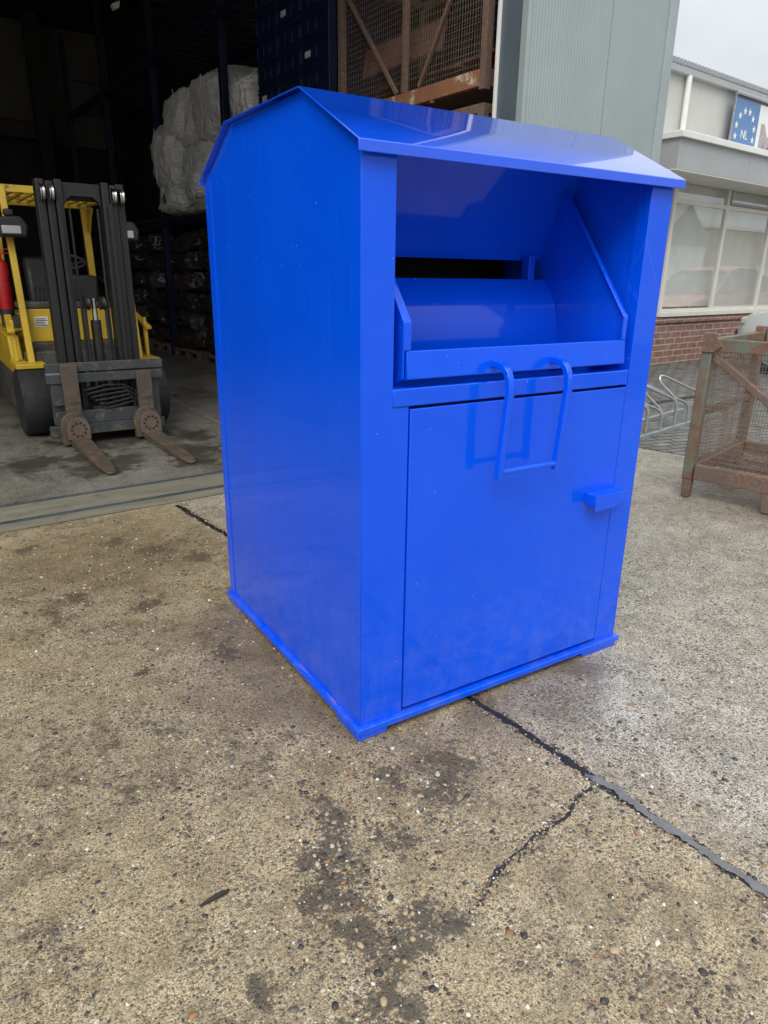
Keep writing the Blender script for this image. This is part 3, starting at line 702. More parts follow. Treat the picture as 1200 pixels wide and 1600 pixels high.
sack(3.80, 9.45-.05, 2.30, 1.05, 1.20, 1.00, 6, 'white sack just behind the blue container roof edge', 4)
sack(3.80, 7.86, 2.30, .95, .76, .96, 4, 'white sack wedged between the blue crates and the rack upright, at the bottom', 6)
sack(3.80, 7.86, 3.22, .95, .72, .64, 2, 'white sack wedged beside the blue crates, on top of another', 7)
sack(3.74, 10.6-.05, 2.292, .95, 1.10, .52, 3, 'lowest white sack on the rack beam with a dark tie loop', 5, tie=True, e=.7)

# dark plastic sacks of clothing, on pallets on the floor
protos = []
for k in range(5):
    o = blob('plastic_sack', 'plastic_sack', 20+k, .86, 1.12, .36, .62, .22, 2.6, 4); protos.append(o)
SL = 'dark glossy plastic sack of clothing squashed in the tall stack behind the forklift'
used = set(); pused = False
def place_sack(k, u, v, z, rz, tilt):
    o = protos[k]
    if k in used: o = o.copy(); col.objects.link(o)
    used.add(k); o.location = W4(u, v, z); o.rotation_euler = (R(tilt), R(tilt*.6), R(rz))
    tag(o, SL, 'plastic sack', 'dark plastic sacks stacked in the rack')
rnd = random.Random(11)
for v0, rows in ((5.95, 0), (8.55, 6), (9.85, 6), (11.3, 6), (12.6, 6), (14.0, 6), (15.3, 5)):
    if not rows: continue
    p = pal0 if not pused else pal0.copy()
    if pused: col.objects.link(p)
    pused = True
    p.location = W4(RU+.02, v0-.02, .004); p.rotation_euler = (0, 0, A4)
    for r in range(rows):
        place_sack(rnd.randrange(5), RU+.44+rnd.uniform(-.10, .08), v0+.57+rnd.uniform(-.06, .06), .15+r*.315, 4+rnd.choice((0, 180))+rnd.uniform(-12, 12), rnd.uniform(-7, 7))

# blue crates on the first beam level of the front bay
cb = MB()
cb.box((0, 0, 0), (1.0, .60, .012))
for a, b in (((0, 0, .012), (1.0, .02, .25)), ((0, .58, .012), (1.0, .6, .25)), ((0, .0205, .012), (.02, .5795, .25)), ((.98, .0205, .012), (1.0, .5795, .25))): cb.box(a, b)
for z in (.05, .19, .232): cb.box((-.012, -.012, z), (-.0005, .612, z+.018))
for y in (.0, .19, .39, .58): cb.box((-.010, y, .0685), (-.0005, y+.02, .1895))
crt = thing('storage_crate', '', 'crate', (0, 0, 0), 4, 'dark blue crates stacked on the rack')
cb.build('crate_body', 'crate_blue', crt, .002)
crt2 = copy_tree(crt); lb_ = MB().box((-.0135, .33, .10), (-.0122, .47, .16)).build('paper_label', 'label_dim', crt2)
lab = {(0, 6): 1, (1, 6): 1, (2, 5): 1, (1, 4): 1, (3, 5): 1}
first = {True: crt2, False: crt}; taken = set()
for c in range(3):
    for r in range(9):
        lb = (c + 2*r) % 5 == 0; src = first[lb]; o = copy_tree(src) if lb in taken else src; taken.add(lb)
        o.location = W4(RU+.03, 5.70+c*.53, 2.30+r*.252); o.scale = (1, .84, 1)
        o['label'] = 'dark blue crate with a white paper label, stacked high on the rack' if lb else 'plain dark blue crate in the stack high on the rack'
        o['group'] = 'labelled dark blue crates on the rack' if lb else 'plain dark blue crates on the rack'

# ------------------------------------------------------------------ wire mesh helper
def wires(b, o, du, dv, nu, nv, r=.0016):
    """flat grid from corner o spanned by du, dv"""
    o, du, dv = Vector(o), Vector(du), Vector(dv)
    for i in range(1, nu): b.beam(o+du*i/nu, o+du*i/nu+dv, r*2, r*2, up=du.normalized())
    for j in range(1, nv): b.beam(o+dv*j/nv, o+dv*j/nv+du, r*2, r*2, up=dv.normalized())

# stacked rusty cages right behind the door jamb
def big_cage(z, label, detail):
    t = thing('mesh_cage', label, 'mesh cage', W4(3.45, 3.28, z), 4, 'rusty mesh cages stacked behind the door jamb')
    L, D_, Hh = 2.26, 1.15, 1.36
    for (u, v) in ((0, 0), (0, L-.07), (D_-.07, 0), (D_-.07, L-.07)):
        MB().box((u, v, 0), (u+.07, v+.07, Hh)).build('post', 'cage_rust', t, .004)
    MB().box((.005, L/2-.025, .16), (.055, L/2+.025, Hh-.071)).build('post', 'cage_rust', t, .003)
    for u in (0.0, D_-.06):
        MB().box((u+.002, .0705, .03), (u+.058, L-.0705, .155)).build('bottom_rail', 'cage_top', t, .003)
        MB().box((u+.002, .0705, Hh-.07), (u+.058, L-.0705, Hh)).build('top_rail', 'cage_rust', t, .003)
    for v in (.005, L-.065):
        MB().box((.0705, v, .03), (D_-.0705, v+.06, .155)).build('bottom_rail', 'cage_rust', t, .003)
        MB().box((.0705, v, Hh-.07), (D_-.0705, v+.06, Hh)).build('top_rail', 'cage_rust', t, .003)
    MB().box((.0605, .07, .10), (D_-.0605, L-.07, .11)).build('cage_floor', 'cage_rust', t)
    if detail:
        MB().beam((.03, L-.09, Hh-.12), (.03, L/2+.12, .17), .035, .035).build('brace', 'cage_rust', t, .003)
        MB().beam((.03, L/2-.22, .17), (.03, .10, Hh-.02), .035, .035).build('brace', 'cage_rust', t, .003)
    else:
        MB().beam((.03, .08, Hh-.09), (.03, .55, Hh-.72), .035, .035).build('brace', 'cage_rust', t, .003)
    for v in (L*.30, L*.44, L*.66): MB().box((.004, v, .005), (.045, v+.04, .0295)).build('lug', 'cage_rust', t, .003)
    wm = MB()
    if detail or z > 1:
        wires(wm, (.057, .08, .16), (0, L-.16, 0), (0, 0, Hh-.24), 64, 22, .0014)
    if detail: wires(wm, (D_-.0605, .08, .16), (0, L-.16, 0), (0, 0, Hh-.24), 40, 16, .0014)
    if len(wm.bm.verts): wm.build('wire_mesh', 'wire_rust', t)
    else: wm.bm.free()
    return t
big_cage(.004, 'rusty mesh cage at the bottom of the stack behind the jamb', False)
big_cage(1.44, 'rusty mesh cage under the topmost one behind the jamb', False)
big_cage(2.90, 'topmost rusty mesh cage, full of brown scrap boards, behind the jamb', True)
for k in range(2): pass
BR = random.Random(4)
for i in range(9):
    L_ = BR.uniform(.9, 1.9); v = BR.uniform(3.45, 5.35-L_ if L_ < 1.8 else 3.5); u = 3.56+BR.uniform(0, .55); z = 2.90+.115+.012+i*.036
    b = MB().box((0, 0, 0), (BR.uniform(.16, .34), L_, .028)).build('scrap_board', 'boards_rust', None, .002)
    b.location = W4(u, v, z); b.rotation_euler = (R(0), R(0), R(4+BR.uniform(-6, 6)))
    tag(b, 'reddish brown scrap board lying in the topmost mesh cage', 'board', 'scrap boards in the mesh cage')
b = MB().box((0, 0, 0), (.03, 1.25, .26)).build('scrap_board', 'boards_rust', None, .002)
b.location = W4(3.60, 4.05, 2.90+.115+.35); b.rotation_euler = (0, R(10), A4)
tag(b, 'wide upright rust red panel standing among boards in the top cage', 'panel')

# ------------------------------------------------------------------ forklift (local: front faces -y, origin under the mast)
fl = thing('forklift', 'old yellow forklift with black mast and rusty forks parked in the doorway', 'forklift', (.205, 4.84, .004), 2.0)
FY, FG, MBk = 'forklift_yellow', 'forklift_grey', 'mast_black'
mast = MB()
for s in (-1, 1):
    # outer rail: C channel with two visible front flanges
    x = s*.335
    mast.box((min(x, x-s*.062), .02, .12), (max(x, x-s*.062), .16, 2.10))
mast.box((-.272, .10, 1.96), (.272, .15, 2.09)); mast.box((-.272, .11, .30), (.272, .15, .42))
mast.build('outer_mast', MBk, fl, .006)
for s in (-1, 1):
    im = MB()
    for k in (0, 1):
        x = s*(.268-k*.064); im.box((min(x, x-s*.055), -.012-.012*k, .14), (max(x, x-s*.055), .12, 2.085-.04*k if k == 0 else 2.10))
    im.build('mast_rail', MBk, fl, .007)
    for k in (0, 1):
        xx = s*(.30-k*.064)
        sh = MB(); sh.lathe([(.02, -.017), (.062, -.017), (.066, -.012), (.058, 0), (.066, .012), (.062, .017), (.02, .017)], 'X', (xx, -.012-.01*k, 2.0), 24)
        sh.build('chain_wheel', 'chrome', fl, smooth=40)
    ch = MB(); ch.box((s*.197-.014, -.055, .62), (s*.197+.014, -.045, 1.94)); ch.build('lift_chain', MBk, fl, .002)
# curved top cross-member
cmz = [(-.145, 2.085), (-.145, 1.90), (-.118, 1.955), (-.085, 1.985), (.085, 1.985), (.118, 1.955), (.145, 1.90), (.145, 2.085)]
MB().prism([(x, .02, z) for x, z in cmz], (0, .05, 0)).build('mast_crossmember', MBk, fl, .005)
cyl = MB(); cyl.tube([(0, .05, .30), (0, .05, 1.02)], .042, 16); cyl.build('lift_cylinder', MBk, fl, smooth=40)
MB().tube([(0, .05, 1.021), (0, .05, 1.20)], .022, 14).build('piston_rod', 'chrome', fl, smooth=40)
for s in (-1, 1):
    MB().lathe([(.015, -.02), (.058, -.02), (.05, 0), (.058, .02), (.015, .02)], 'X', (s*.062, .02, 1.16), 20).build('chain_pulley', MBk, fl, smooth=40)
    ho = MB(); ho.tube([(s*.085, .005, .32), (s*.085, .0, 1.12)], .014, 8); ho.tube([(s*.108, .01, .34), (s*.108, .01, 1.9)], .010, 8); ho.build('hydraulic_hose', 'rubber', fl, smooth=40)
# carriage
car_ = MB(); car_.box((-.475, -.125, .615), (.485, -.075, .69)).build('carriage_bar', 'carriage_steel', fl, .004)
MB().box((-.48, -.135, .527), (.478, -.08, .603)).build('carriage_bar', 'carriage_steel', fl, .004)
MB().box((-.478, -.125, .604), (-.28, -.09, .6145)).build('carriage_edge', 'galvanised', fl)
cl = MB(); cl.box((-.50, -.135, .085), (.46, -.08, .17)); cl.box((-.44, -.115, .1705), (.40, -.085, .285)); cl.build('carriage_bar', 'carriage_steel', fl, .004)
for s in (-1, 1): MB().box((s*.40-.05, -.079, .17), (s*.40+.05, -.03, .60)).build('carriage_plate', 'carriage_steel', fl, .004)
MB().box((-.45, -.118, .34), (-.24, -.09, .526)).build('side_shift_block', 'carriage_steel', fl, .006)
cs = MB(); rnd = random.Random(2)
for k in range(6):
    z = .47-.03*k; cs.tube([(-.20+.03*k, -.10, z-.02), (-.02, -.12, z+.02-.01*k), (.12+.02*k, -.11, z+.015), (.24, -.10, z-.05-.02*k), (.22, -.09, .27)], .009, 6)
for x in (-.06, .05, .12): cs.tube([(x, -.09, .18), (x, -.09, .42)], .012, 8)
cs.box((-.13, -.10, .27), (.13, -.06, .31)); cs.build('hydraulic_hose', 'rubber', fl, smooth=40)
def fork(x0, z1):
    f = MB(); wdt = .128
    prof = [(-.185, .33), (-.185, z1), (-.140, z1), (-.140, .33)]
    f.prism([(x0-wdt/2, y, z) for y, z in prof], (wdt, 0, 0))
    # round heel cheeks
    ck = [(-.10, .13+.0)]
    ring = [(x0-.012+.114*math.cos(a), .155+.138*math.sin(a)) for a in [R(-20+i*220/16) for i in range(17)]]
    ring = [(x0+.105, .02)] + ring + [(x0-.115, .02)]
    f.prism([(x, -.20, z) for x, z in ring], (0, .06, 0))
    f.prism([(x0-wdt/2, -.195, .25), (x0+wdt/2, -.195, .25), (x0+wdt/2, -.195, .335), (x0-wdt/2, -.195, .335)], (0, .05, 0))
    fo = f.build('fork', 'rusty_fork', fl, .006)
    b = MB()   # blade, tapered
    top = [(-.074, -.20, .066), (.074, -.20, .066), (.066, -.70, .050), (.052, -1.10, .034), (.034, -1.245, .025), (.0, -1.265, .022), (-.034, -1.245, .025), (-.052, -1.10, .034), (-.066, -.70, .050)]
    vt = [b.bm.verts.new((x0+.018+x, y, z)) for x, y, z in top]; vb = [b.bm.verts.new((x0+.018+x, y, .006)) for x, y, z in top]
    b.bm.faces.new(vt); b.bm.faces.new(vb[::-1])
    for i in range(9): b.bm.faces.new([vt[i], vb[i], vb[(i+1) % 9], vt[(i+1) % 9]])
    b.build('fork_blade', 'rusty_fork', fo, .004)
    hp = MB(); pr = [(x0+.012-.092, .062)] + [(x0+.012+.092*math.cos(a), .150+.098*math.sin(a)) for a in [R(180-i*15) for i in range(13)]] + [(x0+.012+.092, .062)]
    hp.prism([(x, -.201, z) for x, z in pr], (0, -.016, 0))
    hp.build('pivot_plate', 'fork_worn', fo, .002); hp = MB()
    for k in range(10):
        a = 2*math.pi*k/10; hp.lathe([(.0005, 0), (.011, 0), (.009, -.005), (.0005, -.0051)], 'Y', (x0+.012+.056*math.cos(a), -.2172, .147+.056*math.sin(a)), 8)
    hp.build('bolt_ring', 'plastic_black', fo)
    lk = MB(); lk.beam((x0+.035, -.20, .35), (x0+.035, -.205, .27), .022, .012); lk.tube([(x0-.04, -.192, .372), (x0+.0, -.20, .383), (x0+.06, -.195, .375)], .004, 6); lk.build('lock_pin', 'rusty_fork', fo, .002)
fork(-.305, .685); fork(.300, .600)
# chassis, fenders, cowl
body = MB(); body.box((-.52, .30, .14), (.52, 2.0, .42)); body.build('chassis', FG, fl, .02)
for s in (-1, 1):
    sp = [(.70, .50), (.70, .60), (.86, .62), (.96, .84), (2.25, .90), (2.25, .52)]
    MB().prism([(s*.595, y, z) for y, z in ((.80, .14), (.80, .499), (2.25, .519), (2.25, .14))], (-s*.10, 0, 0)).build('lower_panel', FG, fl, .01)
    MB().prism([(s*.60, y, z) for y, z in sp], (-s*.10, 0, 0)).build('side_panel', FY, fl, .015)
    fd = [(.40, .595), (.40, .64), (.84, .64), (.84, .595)]
    MB().prism([(s*.625, y, z) for y, z in fd], (-s*.24, 0, 0)).build('fender', FY, fl, .008)
    MB().box((min(s*.60, s*.565), .645, .64), (max(s*.60, s*.565), .69, .93)).build('step_post', FY, fl, .006)
    arm = MB(); arm.beam((s*.60, .60, .90), (s*.57, .95, 1.02), .06, .03); arm.beam((s*.58, .66, .93), (s*.58, .66, 1.0), .03, .03); arm.build('grab_handle', FY, fl, .006)
    ax = MB(); ax.lathe([(.19, s*.39-.0), (.285, s*.39), (.30, s*.42), (.30, s*.60), (.285, s*.63), (.19, s*.63)], 'X', (0, .49, .30), 40)
    tw_ = ax.build('front_tyre', 'rubber', fl, .0, 40)
    MB().lathe([(.02, s*.625), (.185, s*.60), (.189, s*.45), (.02, s*.44)], 'X', (0, .49, .30), 28).build('rim', FY, tw_, smooth=40)
    MB().lathe([(.03, s*.34), (.215, s*.34), (.23, s*.36), (.23, s*.50), (.215, s*.52), (.03, s*.52)], 'X', (0, 1.95, .23), 32).build('rear_tyre', 'rubber', fl, smooth=40)
MB().box((-.52, .60, .42), (.52, .66, .72)).build('floor_plate', FG, fl, .01)
cow = MB(); cow.box((-.49, .70, .80), (.49, .74, 1.09)); cow.build('cowl', FY, fl, .008)
MB().box((-.49, .66, .66), (.49, .742, .795)).build('cowl_base', FG, fl, .008)
MB().box((-.50, .69, 1.0905), (.50, .95, 1.15)).build('dashboard', FG, fl, .015)
MB().box((-.385, .696, .93), (-.275, .6995, 1.02)).build('warning_label', 'label_paper', fl)
wl = MB()
for k in range(5): wl.box((-.38, .6945, .938+k*.015), (-.28-.012*(k % 3), .6958, .945+k*.015))
wl.build('label_lines', 'plastic_black', fl)
st = MB(); st.tube([(.0+.17*math.cos(2*math.pi*k/24), 1.02+.15*math.sin(2*math.pi*k/24), 1.50+.06*math.sin(2*math.pi*k/24)) for k in range(25)], .014, 8, cap=False)
for a in (0, 2.1, 4.2): st.tube([(0, 1.02, 1.47), (.165*math.cos(a), 1.02+.145*math.sin(a), 1.50+.058*math.sin(a))], .010, 6)
st.build('steering_wheel', 'plastic_black', fl, smooth=40)
MB().tube([(0, .85, 1.10), (0, 1.02, 1.47)], .04, 12).build('steering_column', 'plastic_black', fl, smooth=40)
MB().box((-.20, .78, 1.13), (.22, .90, 1.38)).build('instrument_panel', 'plastic_black', fl, .03)
MB().box((-.27, 1.35, .86), (.27, 1.85, 1.02)).build('seat', 'seat_vinyl', fl, .06)
sb = MB(); sb.beam((0, 1.80, 1.0), (0, 1.95, 1.55), .50, .12, up=(0, -1, 0)); sb.build('seat_back', 'seat_vinyl', fl, .05)
MB().box((-.50, 1.2, .42), (.50, 2.3, .86)).build('engine_hood', FY, fl, .04)
MB().box((-.55, 2.0, .25), (.55, 2.55, 1.0)).build('counterweight', FY, fl, .10)
lv = MB()
for k in range(4): lv.tube([(.0-.33+.035*k, .82, 1.14), (-.33+.035*k, .80, 1.26)], .006, 6); lv.lathe([(.004, -.014), (.013, -.006), (.013, .008), (.004, .016)], 'Z', (-.33+.035*k, .80, 1.27), 10)
lv.build('control_levers', 'plastic_black', fl, smooth=40)
# overhead guard
for s in (-1, 1):
    p = MB(); p.beam((s*.475, .56, .61), (s*.475, .88, 2.10), .055, .06); p.build('guard_post', FY, fl, .008)
    p = MB(); p.beam((s*.455, 2.05, .95), (s*.42, 1.98, 2.08), .07, .05); p.build('guard_post', FY, fl, .008)
    p = MB(); p.prism([(s*.46, 1.95, 2.03), (s*.46, 1.72, 2.03), (s*.46, 1.80, 1.96), (s*.46, 1.95, 1.80)], (-s*.02, 0, 0)); p.build('gusset', FY, fl, .003)
gd = MB()
gd.box((-.50, .86, 2.06), (.50, .92, 2.12)); gd.box((-.50, 2.0, 2.04), (.50, 2.07, 2.11))
for s in (-1, 1): gd.box((min(s*.50, s*.44), .9205, 2.062), (max(s*.50, s*.44), 1.9995, 2.118))
for k in range(9): gd.box((-.40+k*.094, .9205, 2.065), (-.375+k*.094, 1.9995, 2.108))
for k in range(3): gd.box((-.4395, 1.15+k*.28, 2.072), (.4395, 1.17+k*.28, 2.115))
gd.build('overhead_guard', FY, fl, .004)
for s in (-1, 1):
    hl = MB(); c = Vector((s*.475+ (0 if s < 0 else -.01), .60, 1.76))
    hl.prism([c+Vector(p) for p in ((-.12, 0, -.075), (.12, 0, -.075), (.135, 0, .02), (.085, 0, .095), (-.10, 0, .085), (-.125, 0, .02))], (0, .12, 0))
    hl.box(tuple(c+Vector((-.04, .03, .09))), tuple(c+Vector((.04, .09, .15))))
    ho = hl.build('headlight', 'plastic_black', fl, .018)
    ln = MB(); ln.box(tuple(c+Vector((-.075, -.012, -.05))), tuple(c+Vector((.075, .002, .015)))); ln.build('lens', 'lamp_lens', ho, .012)

ex = thing('fire_extinguisher', 'red fire extinguisher strapped to the left side of the yellow forklift', 'fire extinguisher', (-.385, 5.88, 1.03), 2)
MB().lathe([(.03, 0), (.058, .004), (.06, .012), (.06, .42), (.052, .455), (.03, .48), (.018, .49), (.018, .51)], 'Z', (0, 0, 0), 24).build('cylinder', 'red_enamel', ex, smooth=40)
MB().lathe([(.03, -.004), (.0625, 0), (.0625, .05), (.0605, .052), (.03, .052)], 'Z', (0, 0, -.002), 24).build('foot_ring', 'plastic_black', ex, smooth=40)
vl = MB(); vl.box((-.02, -.02, .505), (.02, .02, .54)); vl.beam((-.01, 0, .55), (.09, 0, .575), .018, .01); vl.beam((-.01, 0, .535), (.08, 0, .535), .018, .01); vl.build('valve', 'red_enamel', ex, .003)
MB().tube([(-.02, 0, .525), (-.07, -.02, .50), (-.078, -.03, .40), (-.075, -.03, .15)], .009, 8).build('hose', 'rubber', ex, smooth=40)
MB().box((-.46, 1.02, .905), (-.60, 1.20, 1.022)).build('extinguisher_bracket', FG, fl, .006)

# ------------------------------------------------------------------ mesh stillage at the right
sg = thing('stillage', 'rusty wire mesh stillage with flaking green paint, cut by the right edge', 'stillage', (3.215, 1.155, .004), -75.5, None)
# local x along the visible face (towards the viewer), local y to the far right
SLn, SW, SH = 1.16, 1.12, 1.10
def sgp(name, mat, a, b, bev=.004, parent=None): return MB().box(a, b).build(name, mat, parent or sg, bev)
for x in (0, SLn-.075):
    for y in (0, SW-.075):
        sgp('post', 'cage_green' if y == 0 else 'cage_rust', (x, y, .13), (x+.066, y+.066, SH), .006)
        lg = MB(); lg.prism([(x+.004, y+.004, .1295), (x+.064, y+.004, .1295), (x+.060, y+.010, 0), (x+.010, y+.010, 0)], (0, .062, 0)); lg.build('foot', 'cage_rust', sg, .004)
MB().prism([(0.0, -.003, SH+.0), (.075, -.003, SH), (.095, -.003, SH-.04), (.13, -.003, SH-.075), (.076, -.003, SH-.12), (.0, -.003, SH-.12)], (0, -.006, 0)).build('corner_gusset', 'cage_rust', sg, .002)
sgp('bottom_rail', 'cage_rust', (.0755, .002, .135), (SLn-.0755, .06, .235))
sgp('bottom_rail', 'cage_rust', (.0755, SW-.06, .135), (SLn-.0755, SW-.002, .235))
for x in (.002, SLn-.062): sgp('bottom_rail', 'cage_rust', (x, .0755, .135), (x+.06, SW-.0755, .225))
sgp('top_rail', 'cage_green', (.0755, .004, SH-.115), (SLn-.0755, .055, SH-.035))
sgp('top_rail', 'cage_green', (.0755, SW-.055, SH-.115), (SLn-.0755, SW-.004, SH-.035))
for x in (.004, SLn-.059): sgp('top_rail', 'cage_green', (x, .0755, SH-.105), (x+.055, SW-.0755, SH-.04))
sgp('mid_rail', 'cage_rust', (.012, .0755, .555), (.05, SW-.0755, .60))
b = MB(); b.beam((.085, .03, SH-.15), (SLn-.10, .03, .27), .042, .042); b.build('brace', 'cage_rust', sg, .004)
for x in (.50,):
    MB().prism([(x, .006, .1345), (x+.10, .006, .1345), (x+.075, .006, .004), (x+.025, .006, .004)], (0, .055, 0)).build('foot', 'cage_rust', sg, .004)
wm = MB(); wires(wm, (.07, .045, .235), (SLn-.14, 0, 0), (0, 0, SH-.35), 58, 22, .0013); wm.build('wire_mesh', 'wire_rust', sg)
wm = MB(); wires(wm, (.045, .07, .225), (0, SW-.14, 0), (0, 0, SH-.33), 50, 22, .0011); wm.build('wire_mesh', 'wire_rust', sg)
wm = MB(); wires(wm, (.06, .06, .165), (SLn-.12, 0, 0), (0, SW-.12, 0), 26, 26, .0018)
for k in range(3): wm.box((.0625, .25+k*.23, .14), (SLn-.0625, .29+k*.23, .162))
wm.build('floor_mesh', 'cage_rust', sg)
fp = MB().box((0, 0, 0), (.36, .46, .05)).build('rust_plate', 'cage_rust', None, .004)
fp.location = Vector((3.215, 1.155, .172)) + Matrix.Rotation(R(-75.5), 3, 'Z') @ Vector((.42, .44, 0)); fp.rotation_euler = (0, 0, R(-75.5))
tag(fp, 'thick rusty plate lying on the floor of the mesh stillage', 'plate')

# ------------------------------------------------------------------ bicycle rack
bk = thing('bicycle_rack', 'galvanised low bicycle rack with slanting hoops on dark pavers', 'bicycle rack', (4.40, 2.434, .005), 12)
for y in (0, .37): MB().box((-.9, y-.02, 0), (1.75, y+.02, .042)).build('rail', 'galvanised', bk, .003)
for k in range(6):
    x0 = .70-.30*k; d = 0 if k % 2 == 0 else -.07
    h = MB()
    h.tube([(x0, 0, .03), (x0, 0, .26+d), (x0-.015, .01, .30+d), (x0-.04, .03, .335+d), (x0-.12, .10, .43+d), (x0-.145, .125, .465+d), (x0-.15, .14, .50+d), (x0-.125, .15, .525+d), (x0-.08, .145, .525+d), (x0-.02, .135, .51+d),
            (x0+.50, .03, .33+d), (x0+.56, .015, .30+d), (x0+.59, .0, .26+d), (x0+.60, 0, .03)], .0125, 10)
    h.build('hoop', 'galvanised', bk, smooth=50)
mk = MB(); mk.poly([W6(3.4, 2.96, .009), W6(7.5, 2.96, .009), W6(7.5, 3.05, .009), W6(3.4, 3.05, .009)])
struct(mk.build('gutter', 'joint_tar'))

# ------------------------------------------------------------------ office building
of = thing('office_building', 'pale grey office block with cream window bay, red brick base and deep grey fascia', 'building', W6(8.0, 5.3, 0), 6)
def ob(name, mat, u0, v0, z0, u1, v1, z1, bev=0, parent=None):
    return MB().box((u0-8, v0-5.3, z0), (u1-8, v1-5.3, z1)).build(name, mat, parent or of, bev)
ob('upper_wall', 'grey_render', 6.0, 5.42, 3.10, 26, 5.7, 4.52)
ob('upper_wall', 'grey_render', 6.0, 5.42, 0, 10.05, 5.7, 3.0995)
rr = MB(); n = 200
for k in range(n): rr.box((-2.2+k*.10, .02, 4.53), (-2.2+k*.10+.05, 6.5, 4.60))
rr.box((-2.2, .03, 4.521), (18, 6.5, 4.5295)); rr.build('roof_sheet', 'grey_roof', of)
ob('gutter_board', 'fascia_grey', 6.0, 5.33, 4.42, 26, 5.4195, 4.52, .01)
ob('brick_base', 'red_brick', 9.6, 5.33, 0, 24, 5.6, .79)
ob('brick_base', 'red_brick', 9.6, 5.29, .695, 24, 5.3295, .79, .004)
ob('window_sill', 'cream_frame', 10.2, 5.26, .80, 24, 5.42, .88, .008)
ob('head_board', 'cream_frame', 9.7, 5.295, 2.999, 24, 5.40, 3.09, .006)
ob('bay_wall', 'cream_frame', 9.7, 5.34, .791, 10.195, 5.4195, 2.999)
ob('canopy', 'fascia_grey', 9.0, 4.62, 2.94, 11.10, 5.29, 3.34)
ob('canopy', 'fascia_grey', 11.106, 4.62, 2.94, 13.2, 5.29, 3.34)
ob('canopy', 'fascia_grey', 13.206, 4.62, 2.94, 24, 5.29, 3.34)
ob('soffit', 'cream_frame', 9.0, 4.625, 2.922, 24, 5.29, 2.9395)
ob('canopy_coping', 'white_trim', 8.96, 4.56, 3.341, 24, 5.41, 3.43, .008)
for u in (10.2, 11.93, 13.66, 15.4):
    ob('mullion', 'cream_frame', u, 5.305, .881, u+.085, 5.375, 2.999, .006)
for k, u in enumerate((10.2, 11.93, 13.66)):
    fr = ob('window', 'cream_frame', u+.086, 5.31, 2.61, u+1.729, 5.37, 2.68, .006)
    ob('frame', 'cream_frame', u+.086, 5.315, .882, u+1.729, 5.365, .93, .004, fr)
    for (z0, z1) in ((.931, 2.609), (2.681, 2.998)):
        ob('pane', 'window_glass', u+.087, 5.338, z0, u+1.728, 5.342, z1, 0, fr)
    if k >= 1:
        for a in ((u+.1, 2.69, u+1.715, 2.735), (u+.1, 2.945, u+1.715, 2.99), (u+.1, 2.736, u+.145, 2.944), (u+1.67, 2.736, u+1.715, 2.944)):
            ob('tilt_sash', 'fascia_grey', a[0], 5.29, a[1], a[2], 5.337, a[3], .004, fr)
bl = MB()
for k in range(48):
    u = 10.25+k*.108; bl.beam((u-8, .24, .95), (u-8, .24, 2.98), .10, .003, up=(.25, 1, 0))
bl.build('vertical_blinds', 'blind_fabric', of)
ob('room_back', 'blind_fabric', 10.0, 7.5, 0, 16, 7.6, 3.0)
ob('room_floor', 'house_grey', 10.0, 5.61, 0, 16, 7.49, .02)
ob('room_wall', 'blind_fabric', 9.9, 5.701, 0, 9.999, 7.6, 3.0)
dp = MB(); dp.tube([(9.38+.85-8, .05, 3.44), (9.38+.85-8, .05, 4.42)], .045, 14); dp.build('downpipe', 'white_trim', of, smooth=50)
# sign board on the wall above the canopy
sn = thing('sign_board', 'framed white and blue sign with a ring of stars and the letters NL', 'sign', W6(11.54, 5.27, 3.435), 6)
MB().box((.03, 0, .0), (.93, .02, .885)).build('blue_panel', 'sign_blue', sn)
MB().box((.9305, 0, .0), (5.0, .02, .885)).build('white_panel', 'sign_white', sn)
fr = MB(); fr.tube([(0, -.02, 0), (0, -.02, .95), (5.03, -.02, .95), (5.03, -.02, 0)], .025, 8)
fr.build('tube_frame', 'galvanised', sn, smooth=50)
for k in range(12):
    a = math.pi/2+2*math.pi*(k+.5)/12; cx_, cz_ = .50+.32*math.cos(a), .40+.33*math.sin(a); s_ = MB()
    pts = [(cx_+(.062 if j % 2 == 0 else .026)*math.sin(j*math.pi/5), -.0005, cz_+(.062 if j % 2 == 0 else .026)*math.cos(j*math.pi/5)) for j in range(10)]
    s_.prism(pts, (0, -.004, 0)); s_.build('star', 'sign_white', sn)
def text(body, size, x, z, mat, name, bold=0.):
    c = bpy.data.curves.new(name, 'FONT'); c.body = body; c.size = size; c.extrude = .002; c.offset = bold
    t_ = bpy.data.objects.new(name, c); col.objects.link(t_)
    dg = bpy.context.evaluated_depsgraph_get(); me = bpy.data.meshes.new_from_object(t_.evaluated_get(dg)); bpy.data.objects.remove(t_)
    o = bpy.data.objects.new(name, me); col.objects.link(o); me.materials.clear(); me.materials.append(M[mat])
    o.parent = sn; o.rotation_euler = (R(90), 0, 0); o.location = (x, -.003, z); return o
text('NL', .20, .37, .30, 'sign_white', 'lettering'); text('M', .80, 1.02, .03, 'sign_grey', 'lettering', .03)

